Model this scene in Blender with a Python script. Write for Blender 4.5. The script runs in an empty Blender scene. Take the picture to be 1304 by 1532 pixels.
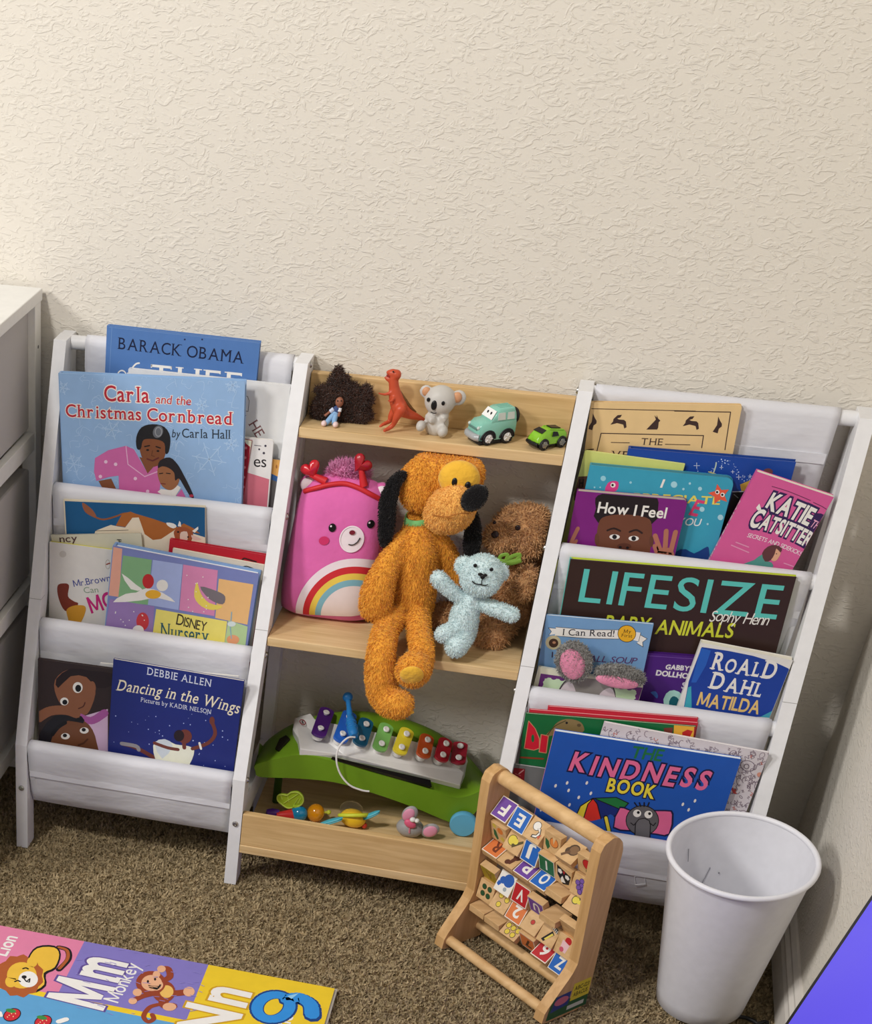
import bpy, math, random
import numpy as np
from math import sin, cos, pi, radians, sqrt, atan2
from mathutils import Vector, Matrix, Euler, noise
from mathutils.geometry import tessellate_polygon
random.seed(7)
SC = bpy.context.scene
COL = SC.collection

# ---------------------------------------------------------------- camera, light, exposure
FPX, PX, PY = 2360.77, 73.25, 1584.39
cam_d = bpy.data.cameras.new('camera'); cam = bpy.data.objects.new('camera', cam_d); COL.objects.link(cam)
cam.location = (0.7773, -2.5084, 1.5444)
cam.rotation_euler = (0.863276, -0.001739, 0.307214)
cam_d.sensor_fit = 'VERTICAL'; cam_d.sensor_height = 36.0; cam_d.sensor_width = 36.0
cam_d.lens = FPX / 1532 * 36.0
cam_d.shift_x = (652 - PX) / 1532
cam_d.shift_y = (PY - 766) / 1532
cam_d.clip_start = 0.05
SC.camera = cam
CAMR = cam.rotation_euler.to_matrix()
CAML = Vector(cam.location)

W_ = bpy.data.worlds.new('room_air'); SC.world = W_; W_.use_nodes = True
W_.node_tree.nodes['Background'].inputs[0].default_value = (1.0, 0.965, 0.93, 1)
W_.node_tree.nodes['Background'].inputs[1].default_value = 0.20

def lamp(name, loc, target, size, energy, col):
    d = bpy.data.lights.new(name, 'AREA'); d.shape = 'DISK'; d.size = size; d.energy = energy; d.color = col
    o = bpy.data.objects.new(name, d); COL.objects.link(o); o.location = loc
    o.rotation_euler = (Vector(target) - Vector(loc)).to_track_quat('-Z', 'Y').to_euler(); return o
lamp('ceiling_lamp', (-0.50, -2.0, 2.70), (0.6, -0.1, 0.45), 0.28, 37, (1.0, 0.972, 0.935))
lamp('fill_light', (-2.2, -2.3, 2.4), (1.2, -0.2, 0.5), 0.7, 62, (1.0, 0.972, 0.94))  # added fill from the left to brighten the right wall, no real fixture

SC.view_settings.view_transform = 'Standard'; SC.view_settings.look = 'None'
SC.view_settings.gamma = 1.0; SC.view_settings.use_curve_mapping = False
SC.view_settings.exposure = 0.06
SC.cycles.max_bounces = 6; SC.cycles.diffuse_bounces = 4
SC.cycles.use_denoising = True

# ---------------------------------------------------------------- where a sight line meets a real plane of the room
def ray(px, py): return CAMR @ Vector(((px - PX) / FPX, -(py - PY) / FPX, -1.0))
def on(px, py, p, n):
    d = ray(px, py); p = Vector(p); n = Vector(n)
    return CAML + d * ((p - CAML).dot(n) / d.dot(n))
def at_y(px, py, y): return on(px, py, (0, y, 0), (0, 1, 0))
def at_z(px, py, z): return on(px, py, (0, 0, z), (0, 0, 1))
def at_x(px, py, x): return on(px, py, (x, 0, 0), (1, 0, 0))

# ---------------------------------------------------------------- materials
MATS = {}
def lin(c): return tuple((x / 255 / 12.92) if x / 255 <= .04045 else ((x / 255 + .055) / 1.055) ** 2.4 for x in c)
def mat(rgb, rough=.55, kind='plain', **kw):
    key = (tuple(rgb), rough, kind, tuple(sorted(kw.items())))
    if key in MATS: return MATS[key]
    m = bpy.data.materials.new('%s_%02x%02x%02x' % ((kind,) + tuple(int(x) for x in rgb))); m.use_nodes = True
    nt = m.node_tree; N = nt.nodes; L = nt.links; b = N['Principled BSDF']
    c = lin(rgb); c = tuple(min(x, .93) for x in c)
    b.inputs['Base Color'].default_value = (*c, 1); b.inputs['Roughness'].default_value = rough
    b.inputs['Specular IOR Level'].default_value = kw.get('spec', .35)
    def nd(t, **k):
        n = N.new(t)
        for a, v in k.items():
            if isinstance(v, (int, float, str, bool)) and hasattr(n, a): setattr(n, a, v)
            else: n.inputs[a].default_value = v
        return n
    def coord(scale=(1, 1, 1)):
        tc = nd('ShaderNodeTexCoord'); mp = nd('ShaderNodeMapping'); mp.inputs['Scale'].default_value = scale
        L.new(tc.outputs['Object'], mp.inputs['Vector']); return mp.outputs['Vector']
    def mixcol(fac, c2):
        mx = nd('ShaderNodeMix'); mx.data_type = 'RGBA'; mx.inputs[6].default_value = (*c, 1); mx.inputs[7].default_value = (*c2, 1)
        L.new(fac, mx.inputs[0]); L.new(mx.outputs[2], b.inputs['Base Color'])
    def bump(h, dist, st=1.0):
        bp = nd('ShaderNodeBump'); bp.inputs['Strength'].default_value = st; bp.inputs['Distance'].default_value = dist
        L.new(h, bp.inputs['Height']); L.new(bp.outputs['Normal'], b.inputs['Normal'])
    def ramp(src, a, z):
        r = nd('ShaderNodeValToRGB'); r.color_ramp.elements[0].position = a; r.color_ramp.elements[1].position = z
        L.new(src, r.inputs['Fac']); return r.outputs['Color']
    if kind == 'plain':
        n = nd('ShaderNodeTexNoise'); n.inputs['Scale'].default_value = 60; L.new(coord(), n.inputs['Vector'])
        mixcol(ramp(n.outputs['Fac'], .3, .8), tuple(x * .94 for x in c))
    elif kind == 'wall':
        n = nd('ShaderNodeTexNoise'); n.inputs['Scale'].default_value = kw.get('s', 88); n.inputs['Detail'].default_value = 2.5
        n.inputs['Distortion'].default_value = 1.6; L.new(coord((.62, .62, 1.15)), n.inputs['Vector'])
        n2 = nd('ShaderNodeTexNoise'); n2.inputs['Scale'].default_value = 260; n2.inputs['Detail'].default_value = 2; L.new(coord(), n2.inputs['Vector'])
        ad = nd('ShaderNodeMath', operation='MULTIPLY_ADD'); ad.inputs[1].default_value = .16
        L.new(n2.outputs['Fac'], ad.inputs[0]); L.new(ramp(n.outputs['Fac'], .50, .66), ad.inputs[2])
        bump(ad.outputs[0], kw.get('d', .0016), .52)
    elif kind == 'wood':
        ax = kw.get('axis', 0); s = [24, 24, 24]; s[ax] = 1.6
        n = nd('ShaderNodeTexNoise'); n.inputs['Scale'].default_value = kw.get('s', 5.0); n.inputs['Detail'].default_value = 6; n.inputs['Distortion'].default_value = .6
        L.new(coord(tuple(s)), n.inputs['Vector'])
        mixcol(ramp(n.outputs['Fac'], .32, .72), tuple(x * y for x, y in zip(c, (.78, .72, .62))))
        bump(n.outputs['Fac'], .0004, .5)
    elif kind == 'cloth':
        n = nd('ShaderNodeTexNoise'); n.inputs['Scale'].default_value = 14; n.inputs['Detail'].default_value = 3; L.new(coord((1, 1, 2.2)), n.inputs['Vector'])
        bump(n.outputs['Fac'], kw.get('d', .006), .6); b.inputs['Sheen Weight'].default_value = .15
    elif kind == 'fur':
        n = nd('ShaderNodeTexNoise'); n.inputs['Scale'].default_value = kw.get('s', 90); n.inputs['Detail'].default_value = 4; L.new(coord(), n.inputs['Vector'])
        mixcol(ramp(n.outputs['Fac'], .35, .75), tuple(x * kw.get('dk', .72) for x in c))
        bump(n.outputs['Fac'], .004, .7); b.inputs['Sheen Weight'].default_value = .25; b.inputs['Specular IOR Level'].default_value = .1
    elif kind == 'carpet':
        n = nd('ShaderNodeTexNoise'); n.inputs['Scale'].default_value = 95; n.inputs['Detail'].default_value = 5; L.new(coord(), n.inputs['Vector'])
        mixcol(ramp(n.outputs['Fac'], .36, .68), tuple(x * .66 for x in c)); b.inputs['Specular IOR Level'].default_value = .05
    elif kind == 'emit':
        b.inputs['Emission Color'].default_value = (*c, 1); b.inputs['Emission Strength'].default_value = kw.get('e', 1)
        n = nd('ShaderNodeTexNoise'); n.inputs['Scale'].default_value = 3; L.new(coord(), n.inputs['Vector'])
        mx = nd('ShaderNodeMix'); mx.data_type = 'RGBA'; mx.inputs[6].default_value = (*c, 1); mx.inputs[7].default_value = (c[0] * .75, c[1] * .6, c[2] * .95, 1)
        L.new(n.outputs['Fac'], mx.inputs[0]); L.new(mx.outputs[2], b.inputs['Emission Color'])
    elif kind == 'metal':
        b.inputs['Metallic'].default_value = 1.0
    elif kind == 'clear':
        b.inputs['Transmission Weight'].default_value = .95; b.inputs['IOR'].default_value = 1.15; b.inputs['Alpha'].default_value = kw.get('a', .35)
    MATS[key] = m
    return m

# ---------------------------------------------------------------- mesh builder
class MB:
    def __init__(s): s.v = []; s.f = []; s.m = []; s.mats = []; s.sm = []
    def mi(s, m):
        if m not in s.mats: s.mats.append(m)
        return s.mats.index(m)
    def add(s, vs, fs, m, smooth=False):
        o = len(s.v); s.v.extend(Vector(v) for v in vs); k = s.mi(m)
        for f in fs: s.f.append(tuple(i + o for i in f)); s.m.append(k); s.sm.append(smooth)
    def box(s, a, b, m, rot=None, piv=None):
        x0, y0, z0 = a; x1, y1, z1 = b
        vs = [Vector(p) for p in ((x0,y0,z0),(x1,y0,z0),(x1,y1,z0),(x0,y1,z0),(x0,y0,z1),(x1,y0,z1),(x1,y1,z1),(x0,y1,z1))]
        if rot is not None:
            piv = Vector(piv) if piv is not None else (vs[0] + vs[6]) / 2
            vs = [piv + rot @ (v - piv) for v in vs]
        s.add(vs, [(0,3,2,1),(4,5,6,7),(0,1,5,4),(1,2,6,5),(2,3,7,6),(3,0,4,7)], m)
    def frame_box(s, o, e, v, n, a, b, m):      # a box in the frame (origin, right, up, outward)
        P = lambda x, y, z: o + e * x + v * y + n * z
        (x0,y0,z0),(x1,y1,z1) = a, b
        vs = [P(*p) for p in ((x0,y0,z0),(x1,y0,z0),(x1,y1,z0),(x0,y1,z0),(x0,y0,z1),(x1,y0,z1),(x1,y1,z1),(x0,y1,z1))]
        s.add(vs, [(0,3,2,1),(4,5,6,7),(0,1,5,4),(1,2,6,5),(2,3,7,6),(3,0,4,7)], m)
    def prism(s, poly, p0, ux, uy, un, th, m, smooth=False):   # polygon (2d) in plane p0+ux,uy extruded along un by th
        n = len(poly); P = [p0 + ux * a + uy * b for a, b in poly]; Q = [p + un * th for p in P]
        tri = tessellate_polygon([[Vector((a, b, 0)) for a, b in poly]])
        ar = sum(poly[i][0] * poly[(i + 1) % n][1] - poly[(i + 1) % n][0] * poly[i][1] for i in range(n))
        fl = (ux.cross(uy).dot(un) > 0) == (ar > 0)
        fs = []
        for t in tri:
            a, b, c = t
            pa, pb, pc = poly[a], poly[b], poly[c]
            ccw = (pb[0]-pa[0])*(pc[1]-pa[1]) - (pb[1]-pa[1])*(pc[0]-pa[0]) > 0
            top = (ux.cross(uy).dot(un) > 0)
            if ccw != top: a, b, c = a, c, b
            fs.append((a + n, b + n, c + n)); fs.append((a, c, b))
        for i in range(n):
            j = (i + 1) % n
            fs.append((i, j, j + n, i + n) if fl else (j, i, i + n, j + n))
        s.add(P + Q, fs, m, smooth)
    def tube(s, pts, r, m, seg=10, caps=True, closed=False):
        pts = [Vector(p) for p in pts]; n = len(pts); rs = r if isinstance(r, (list, tuple)) else [r] * n
        vs = []; fs = []; up = None
        for i, p in enumerate(pts):
            t = (pts[(i + 1) % n] - pts[i - 1]) if (closed or 0 < i < n - 1) else (pts[1] - pts[0] if i == 0 else pts[-1] - pts[-2])
            t.normalize()
            if up is None: up = t.orthogonal().normalized()
            up = (up - t * up.dot(t)).normalized(); w = t.cross(up)
            for k in range(seg):
                a = 2 * pi * k / seg; vs.append(p + (up * cos(a) + w * sin(a)) * rs[i])
        for i in range(n if closed else n - 1):
            j = (i + 1) % n
            for k in range(seg):
                k2 = (k + 1) % seg; fs.append((i*seg+k, i*seg+k2, j*seg+k2, j*seg+k))
        if caps and not closed:
            fs.append(tuple(range(seg - 1, -1, -1))); fs.append(tuple((n - 1) * seg + k for k in range(seg)))
        s.add(vs, fs, m, True)
    def ell(s, c, r, m, rot=None, seg=20, rings=12):
        c = Vector(c); r = (r, r, r) if isinstance(r, (int, float)) else r; vs = []; fs = []
        for i in range(rings + 1):
            th = pi * i / rings
            for k in range(seg):
                a = 2 * pi * k / seg; p = Vector((r[0]*sin(th)*cos(a), r[1]*sin(th)*sin(a), r[2]*cos(th)))
                if rot is not None: p = rot @ p
                vs.append(c + p)
        for i in range(rings):
            for k in range(seg):
                k2 = (k + 1) % seg; fs.append((i*seg+k, (i+1)*seg+k, (i+1)*seg+k2, i*seg+k2))
        s.add(vs, fs, m, True)
    def lathe(s, c, ax, prof, m, seg=32, smooth=True):  # prof: (radius, height) along axis
        c = Vector(c); ax = Vector(ax).normalized(); u = ax.orthogonal().normalized(); w = ax.cross(u); vs = []; fs = []
        for r, h in prof:
            for k in range(seg):
                a = 2 * pi * k / seg; vs.append(c + ax * h + (u * cos(a) + w * sin(a)) * r)
        for i in range(len(prof) - 1):
            for k in range(seg):
                k2 = (k + 1) % seg; fs.append((i*seg+k, i*seg+k2, (i+1)*seg+k2, (i+1)*seg+k))
        s.add(vs, fs, m, smooth)
    def arr(s): return np.array([tuple(v) for v in s.v])
    def build(s, name, parent=None, bevel=0, angle=38, seg=2):
        org = Vector((0, 0, 0)); p = parent
        while p is not None: org += p.location; p = p.parent
        me = bpy.data.meshes.new(name)
        me.from_pydata([tuple(v - org) for v in s.v], [], s.f)
        for m in s.mats: me.materials.append(m)
        me.polygons.foreach_set('material_index', s.m); me.polygons.foreach_set('use_smooth', [bool(x) for x in s.sm])
        if any(s.sm): me.set_sharp_from_angle(angle=radians(angle))
        me.validate(); me.update()
        o = bpy.data.objects.new(name, me); COL.objects.link(o)
        if parent is not None: o.parent = parent
        if bevel:
            b = o.modifiers.new('edge', 'BEVEL'); b.width = bevel; b.segments = seg; b.limit_method = 'ANGLE'; b.angle_limit = radians(50)
        return o

def thing(name, label, cat, loc, group=None):
    o = bpy.data.objects.new(name, None); COL.objects.link(o); o.location = loc; o.empty_display_size = .02
    o['label'] = label; o['category'] = cat
    if group: o['group'] = group
    return o
def tag(o, label, cat, group=None):
    o['label'] = label; o['category'] = cat
    if group: o['group'] = group
    return o
def struct(o): o['kind'] = 'structure'; return o

def melt(mb, voxel, smooth=6, fac=.5):
    """one continuous skin over everything in the builder"""
    me = bpy.data.meshes.new('t'); me.from_pydata([tuple(v) for v in mb.v], [], mb.f); me.update()
    o = bpy.data.objects.new('t', me); COL.objects.link(o)
    r = o.modifiers.new('r', 'REMESH'); r.mode = 'VOXEL'; r.voxel_size = voxel
    if smooth:
        k = o.modifiers.new('s', 'SMOOTH'); k.iterations = smooth; k.factor = fac
    dg = bpy.context.evaluated_depsgraph_get(); ev = o.evaluated_get(dg); em = ev.to_mesh()
    vs = [v.co.copy() for v in em.vertices]; fs = [tuple(p.vertices) for p in em.polygons]
    ev.to_mesh_clear(); bpy.data.objects.remove(o); bpy.data.meshes.remove(me)
    return vs, fs

def fur(mb, vs, fs, n, length, width, m, lean=(0, 0, -.4), curl=.6, seed=1, amp=None):
    """short tufts of pile standing on a skin, added to the same mesh"""
    rng = np.random.default_rng(seed)
    V = np.array([tuple(v) for v in vs]); T = []
    for f in fs:
        for i in range(1, len(f) - 1): T.append((f[0], f[i], f[i + 1]))
    T = np.array(T); A, B, C = V[T[:, 0]], V[T[:, 1]], V[T[:, 2]]
    N = np.cross(B - A, C - A); ar = np.linalg.norm(N, axis=1) + 1e-12; N /= ar[:, None]
    k = rng.choice(len(T), n, p=ar / ar.sum()); u = rng.random((n, 2)); fl = u.sum(1) > 1; u[fl] = 1 - u[fl]
    P = A[k] + u[:, :1] * (B - A)[k] + u[:, 1:] * (C - A)[k]; Nn = N[k]
    d = Nn + rng.normal(0, curl * .5, (n, 3)) + np.array(lean); d /= np.linalg.norm(d, axis=1)[:, None]
    d2 = d + rng.normal(0, curl, (n, 3)) + np.array(lean) * .6; d2 /= np.linalg.norm(d2, axis=1)[:, None]
    ln = length * (.6 + .7 * rng.random((n, 1)))
    sd = np.cross(d, rng.normal(0, 1, (n, 3))); sd /= np.linalg.norm(sd, axis=1)[:, None]; sd *= width * .5
    Q = np.stack([P - sd, P + sd, P + d * ln * .5 + sd * .8, P + d * ln * .5 - sd * .8, P + d * ln * .5 + d2 * ln * .5], 1).reshape(-1, 3)
    o = len(mb.v); mb.v.extend(Vector(q) for q in Q.tolist()); mi = mb.mi(m)
    for i in range(n):
        j = o + 5 * i; mb.f.append((j, j + 1, j + 2, j + 3)); mb.f.append((j + 3, j + 2, j + 4)); mb.m += [mi, mi]; mb.sm += [False, False]

def smoothpts(pts, n=6, closed=False):
    P = [Vector(p) for p in pts]; out = []; N = len(P)
    rng = range(N if closed else N - 1)
    for i in rng:
        a = P[(i - 1) % N] if closed or i > 0 else P[0]; b = P[i]; c = P[(i + 1) % N]; d = P[(i + 2) % N] if closed or i + 2 < N else P[-1]
        for k in range(n):
            t = k / n
            out.append(.5 * ((2 * b) + (c - a) * t + (2 * a - 5 * b + 4 * c - d) * t * t + (3 * b - a - 3 * c + d) * t ** 3))
    if not closed: out.append(P[-1])
    return out
EX, EY, EZ = Vector((1, 0, 0)), Vector((0, 1, 0)), Vector((0, 0, 1))

# ---------------------------------------------------------------- the room
YW, XW = 0.030, 1.292
WALLC = (222, 216, 205)
m_wall = mat(WALLC, .85, 'wall')
b = MB(); b.box((-1.6, YW, -.02), (XW + .1, YW + .1, 2.5), m_wall); struct(b.build('wall_back'))
b = MB(); b.box((XW, -3.4, -.02), (XW + .1, YW, 2.5), m_wall); struct(b.build('wall_right'))
m_trim = mat((226, 220, 212), .5)
prof = [(0, 0), (.014, 0), (.014, .048), (.012, .056), (.0125, .064), (.008, .072), (.0085, .079), (.004, .088), (0, .088)]
b = MB(); b.prism([(-a, c) for a, c in prof], Vector((XW, -3.4, 0)), EX, EZ, EY, 3.4 + YW, m_trim); struct(b.build('baseboard_right'))
b = MB(); b.prism([(-a, c) for a, c in prof], Vector((-1.6, YW, 0)), EY, EZ, EX, 1.6 + XW - .014, m_trim); struct(b.build('baseboard_back'))

# carpet: a lumpy backing with its cut pile
m_car = mat((176, 158, 124), .95, 'carpet'); m_car2 = mat((190, 170, 134), .95, 'carpet')
def carpet():
    mb = MB()
    mb.box((-1.6, -3.4, -.05), (XW + .02, YW + .02, -.012), m_car)
    x0, x1, y0, y1 = -.42, XW, -1.0, YW
    nx, ny = 350, 206
    xs = np.linspace(x0, x1, nx); ys = np.linspace(y0, y1, ny)
    vs = []
    for y in ys:
        for x in xs:
            vs.append(Vector((x, y, -.0085 + .0065 * noise.noise((x * 90, y * 90, 3)) + .003 * noise.noise((x * 30, y * 30, 9)))))
    fs = [(j*nx+i, j*nx+i+1, (j+1)*nx+i+1, (j+1)*nx+i) for j in range(ny - 1) for i in range(nx - 1)]
    mb.add(vs, fs, m_car, True)
    vis = [f for f in fs if vs[f[0]].y < .0]
    fur(mb, vs, vis, 135000, .0085, .0036, m_car2, (0, 0, .1), .75, 3)
    fur(mb, vs, vis, 90000, .0080, .0036, m_car, (0, 0, .1), .75, 4)
    return mb.build('floor')
struct(carpet())

# ---------------------------------------------------------------- book rack with toy shelves
TP, D, HK, DT, H = .0207, .2408, .201, .0297, .7986
XA, XB, XC, XD = 0.0, .3793, .7934, 1.1728
SL = (D - DT) / (H - HK)
yf = lambda z: -D + max(0, z - HK) * SL
WHITE = (234, 234, 236)
m_wh = mat(WHITE, .38, 'plain'); m_cl = mat((214, 214, 220), .6, 'cloth'); m_rod = mat((230, 230, 232), .45)
m_bolt = mat((190, 188, 184), .3, 'metal'); m_seam = mat((150, 148, 144), .6)
m_wood = mat((228, 198, 150), .42, 'wood'); m_woodf = mat((220, 186, 134), .45, 'wood')
rack = thing('book_rack', 'long white book rack with fabric slings either side of pale wood toy shelves', 'bookshelf', (0, 0, 0))
TIERS = (.590, .390, .197)
RODR = .0115
def side_frame(x):
    b = MB(); t = .036
    b.prism([(-D, -.004), (-D + t, -.004), (-D + t, HK - .006), (-DT + t + .002, H), (-DT, H), (-D, HK)], Vector((x, 0, 0)), EY, EZ, EX, TP, m_wh)
    b.box((x + .0003, -.004, -.004), (x + TP - .0003, .026, H - .0008), m_wh)
    b.box((x + .001, -D + t - .002, .10), (x + TP - .001, -.003, .152), m_wh)
    b.prism([(-DT + t, H - .075), (-.003, H - .075), (-.003, H - .0012), (-DT + t, H - .0012)], Vector((x + .0006, 0, 0)), EY, EZ, EX, TP - .0012, m_wh)
    y = yf(.43); b.box((x - .0002, y - .0003, .4295), (x + TP + .0002, y + .02, .4303), m_seam)
    o = b.build('side_frame', rack, .0016)
    return o
frames = [side_frame(x) for x in (XA, XB, XC, XD)]
def bolts(fr, x, side):
    pts = [(yf(z) + .016, z - .002) for z in TIERS] + [(-.006, .792)]
    for y, z in pts:
        b = MB(); xx = x + (TP if side > 0 else 0)
        b.lathe((xx, y, z), (side, 0, 0), [(.0052, 0), (.0052, .001), (.0040, .0026), (.0022, .0028), (.0018, .0016), (0, .0016)], m_bolt, 14); b.build('bolt', fr)
bolts(frames[0], XA, -1); bolts(frames[1], XB, 1); bolts(frames[2], XC, -1); bolts(frames[3], XD, 1)
for fr, x in zip(frames, (XA, XB, XC, XD)):
    b = MB(); b.lathe((x + TP * .5, -D, .118), (0, -1, 0), [(.0052, 0), (.0052, .001), (.0040, .0026), (.0022, .0028), (.0018, .0016), (0, .0016)], m_bolt, 14); b.build('bolt', fr)
def sling(x0, x1, tier, f0, f1):
    z = TIERS[tier]; y = yf(z) + .0125; zz = z - .004
    rod = MB(); rod.tube([(x0, y, zz), (x1, y, zz)], RODR, m_rod, 18)
    bot = .076 if tier == 2 else zz - .158
    pr = []
    for k in range(9):
        a = radians(-20 + 200 * k / 8); pr.append((y + cos(a) * (RODR + .0012), zz + sin(a) * (RODR + .0012)))
    fy = y - RODR - .0012; dp = .094 if tier == 0 else .066
    sl_ = .020 if tier == 2 else .003
    pr += [(fy + .0005 + sl_ * .1, zz - .02), (fy + .002 + sl_ * .35, zz - .05), (fy + .004 + sl_ * .7, zz - .09), (fy + .009 + sl_, bot + .006), (fy + .018 + sl_, bot), (fy + dp - .011, bot + .002), (fy + dp, bot + .012)]
    if tier < 2: pr += [(fy + dp + .002, zz - .05)]
    else: pr += [(fy + dp + .001, zz - .02)]
    b = MB(); nx = 24; th = .0011
    vs = []; n = len(pr)
    for (py, pz) in pr:
        for i in range(nx + 1):
            x = f0 + (f1 - f0) * i / nx
            hang = max(0, min(1, (zz - pz) / .1)) * (-.0012 + .0010 * sin(i * .55 + tier) + .0014 * noise.noise((x * 9, pz * 14, tier * 3)))
            vs.append(Vector((x, py + hang * .6, pz)))
    fs = [(j*(nx+1)+i, j*(nx+1)+i+1, (j+1)*(nx+1)+i+1, (j+1)*(nx+1)+i) for j in range(n - 1) for i in range(nx)]
    b.add(vs, fs, m_cl, True)
    hz = zz - .046
    b.box((f0 + .001, fy + .0002 + sl_ * .28, hz - .006), (f1 - .001, fy + .0022 + sl_ * .36, hz + .006), m_cl)
    for e0 in (f0 + .001, f1 - .009): b.prism([(fy + .0012 + sl_ * .32, hz - .006), (fy + .0032 + sl_ * .36, hz - .006), (fy + .0062 + sl_ * .95, bot + .016), (fy + .0042 + sl_ * .9, bot + .016)], Vector((e0, 0, 0)), EY, EZ, EX, .008, m_cl)
    o = b.build('fabric_sling', rack, 0, 60)
    s = o.modifiers.new('t', 'SOLIDIFY'); s.thickness = th
    r = rod.build('rod', o)
for (xa, xb, ins0, ins1) in ((XA + TP, XB, .002, .002), (XC + TP, XD, .002, .006)):
    for t in range(3): sling(xa, xb, t, xa + ins0, xb - ins1)
def backcloth(xa, xb, f0, f1):
    y, z = .000, .7885
    rod = MB(); rod.tube([(xa, y, z), (xb, y, z)], .0105, m_rod, 16)
    pr = [(y + cos(radians(-10 + 190 * k / 8)) * .0118, z + sin(radians(-10 + 190 * k / 8)) * .0118) for k in range(9)]
    fy = y - .0118
    pr += [(fy, z - .03), (fy + .001, z - .07), (fy + .002, z - .16), (fy + .001, z - .30)]
    b = MB(); nx = 30; vs = []
    for j, (py, pz) in enumerate(pr):
        for i in range(nx + 1):
            x = f0 + (f1 - f0) * i / nx
            w = max(0, min(1, (z - pz) / .05)) * (.003 * noise.noise((x * 22, pz * 16, 5)) + .0015 * noise.noise((x * 60, pz * 9, 1)))
            vs.append(Vector((x + (.004 if j > 9 and i == 0 else 0), py + w, pz)))
    n = len(pr); fs = [(j*(nx+1)+i, j*(nx+1)+i+1, (j+1)*(nx+1)+i+1, (j+1)*(nx+1)+i) for j in range(n - 1) for i in range(nx)]
    b.add(vs, fs, m_cl, True)
    b.box((f0 + .002, fy - .0022, z - .062), (f1 - .002, fy + .0005, z - .048), m_cl)
    o = b.build('back_cloth', rack, 0, 60); s = o.modifiers.new('t', 'SOLIDIFY'); s.thickness = .0011
    rod.build('rod', o)
backcloth(XA + TP, XB, .046, XB - .006); backcloth(XC + TP, XD, XC + TP + .003, 1.150)
# pale wood shelves between the racks
x0, x1 = XB + TP + .0008, XC - .0008
def board(name, a, c, m, bv=.0012):
    b = MB(); b.box(a, c, m); return b.build(name, rack, bv)
S1, S2 = .7155, .4205
board('shelf_board', (x0, yf(S1), S1 - .0155), (x1, .020, S1), m_wood)
board('back_board', (x0, .006, S1), (x1, .020, .7765), m_woodf)
board('shelf_board', (x0, yf(S2), S2 - .0145), (x1, .020, S2), m_wood)
TRZ = .0785
board('tray_base', (x0, -D - .001, TRZ - .0155), (x1, .020, TRZ), m_wood)
board('tray_front', (x0, -D + .0005, TRZ + .0002), (x1, -D + .0135, .1385), m_woodf)

# ---------------------------------------------------------------- lettering: glyph outlines from the built-in face, with optional serifs
GL = {}
def glyph(ch, bold=0.0):
    k = (ch, bold)
    if k in GL: return GL[k]
    if ch == 'M' and bold:      # drawn from four strokes
        a, b = glyph('I', bold)[2:]; w = b - a; H_ = max(v[1] for v in glyph('H')[0]) + bold; L_ = .66 + w; x = .08 - bold
        qs = [((x, -bold), (x + w, -bold), (x + w + .03, H_), (x + .03, H_)), ((x + L_ - w, -bold), (x + L_, -bold), (x + L_ - .03, H_), (x + L_ - w - .03, H_)), ((x + .03, H_), (x + .03 + w, H_), (x + L_ / 2 + w * .45, .06), (x + L_ / 2 - w * .45, .06)), ((x + L_ - w - .03, H_), (x + L_ - .03, H_), (x + L_ / 2 + w * .45, .06), (x + L_ / 2 - w * .45, .06))]
        GL[k] = ([p for q in qs for p in q], [(4 * i + a_, 4 * i + b_, 4 * i + c_) for i in range(4) for a_, b_, c_ in ((0, 1, 2), (0, 2, 3))], x, x + L_); return GL[k]
    cu = bpy.data.curves.new('g', 'FONT'); cu.body = ch; cu.resolution_u = 4; cu.offset = bold
    o = bpy.data.objects.new('g', cu); COL.objects.link(o)
    dg = bpy.context.evaluated_depsgraph_get(); me = o.evaluated_get(dg).to_mesh()
    me.calc_loop_triangles()
    vs = [(v.co.x, v.co.y) for v in me.vertices]; fs = [tuple(t.vertices) for t in me.loop_triangles]
    o.evaluated_get(dg).to_mesh_clear(); bpy.data.objects.remove(o); bpy.data.curves.remove(cu)
    x0 = min([v[0] for v in vs], default=0); x1 = max([v[0] for v in vs], default=.25)
    GL[k] = (vs, fs, x0, x1); return GL[k]
CAPH = max(v[1] for v in glyph('H')[0]); XH = max(v[1] for v in glyph('x')[0])
SER = {'A': 'l r', 'B': 'l L', 'D': 'l L', 'E': 'l L', 'F': 'l L', 'H': 'l r L R', 'I': 'c C', 'J': 'R', 'K': 'l r L R', 'L': 'l L', 'M': 'l r L R',
       'N': 'l L R', 'P': 'l L', 'R': 'l r L', 'T': 'c', 'U': 'L R', 'V': 'L R', 'W': 'L R', 'X': 'l r L R', 'Y': 'c L R',
       'b': 'L', 'd': 'R r', 'f': 'c', 'h': 'l r L', 'i': 'c', 'k': 'l r L', 'l': 'c C', 'm': 'l r 1', 'n': 'l r 1', 'p': '1', 'r': 'l 1', 't': '', 'u': '1 r', 'y': '1 2'}
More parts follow.
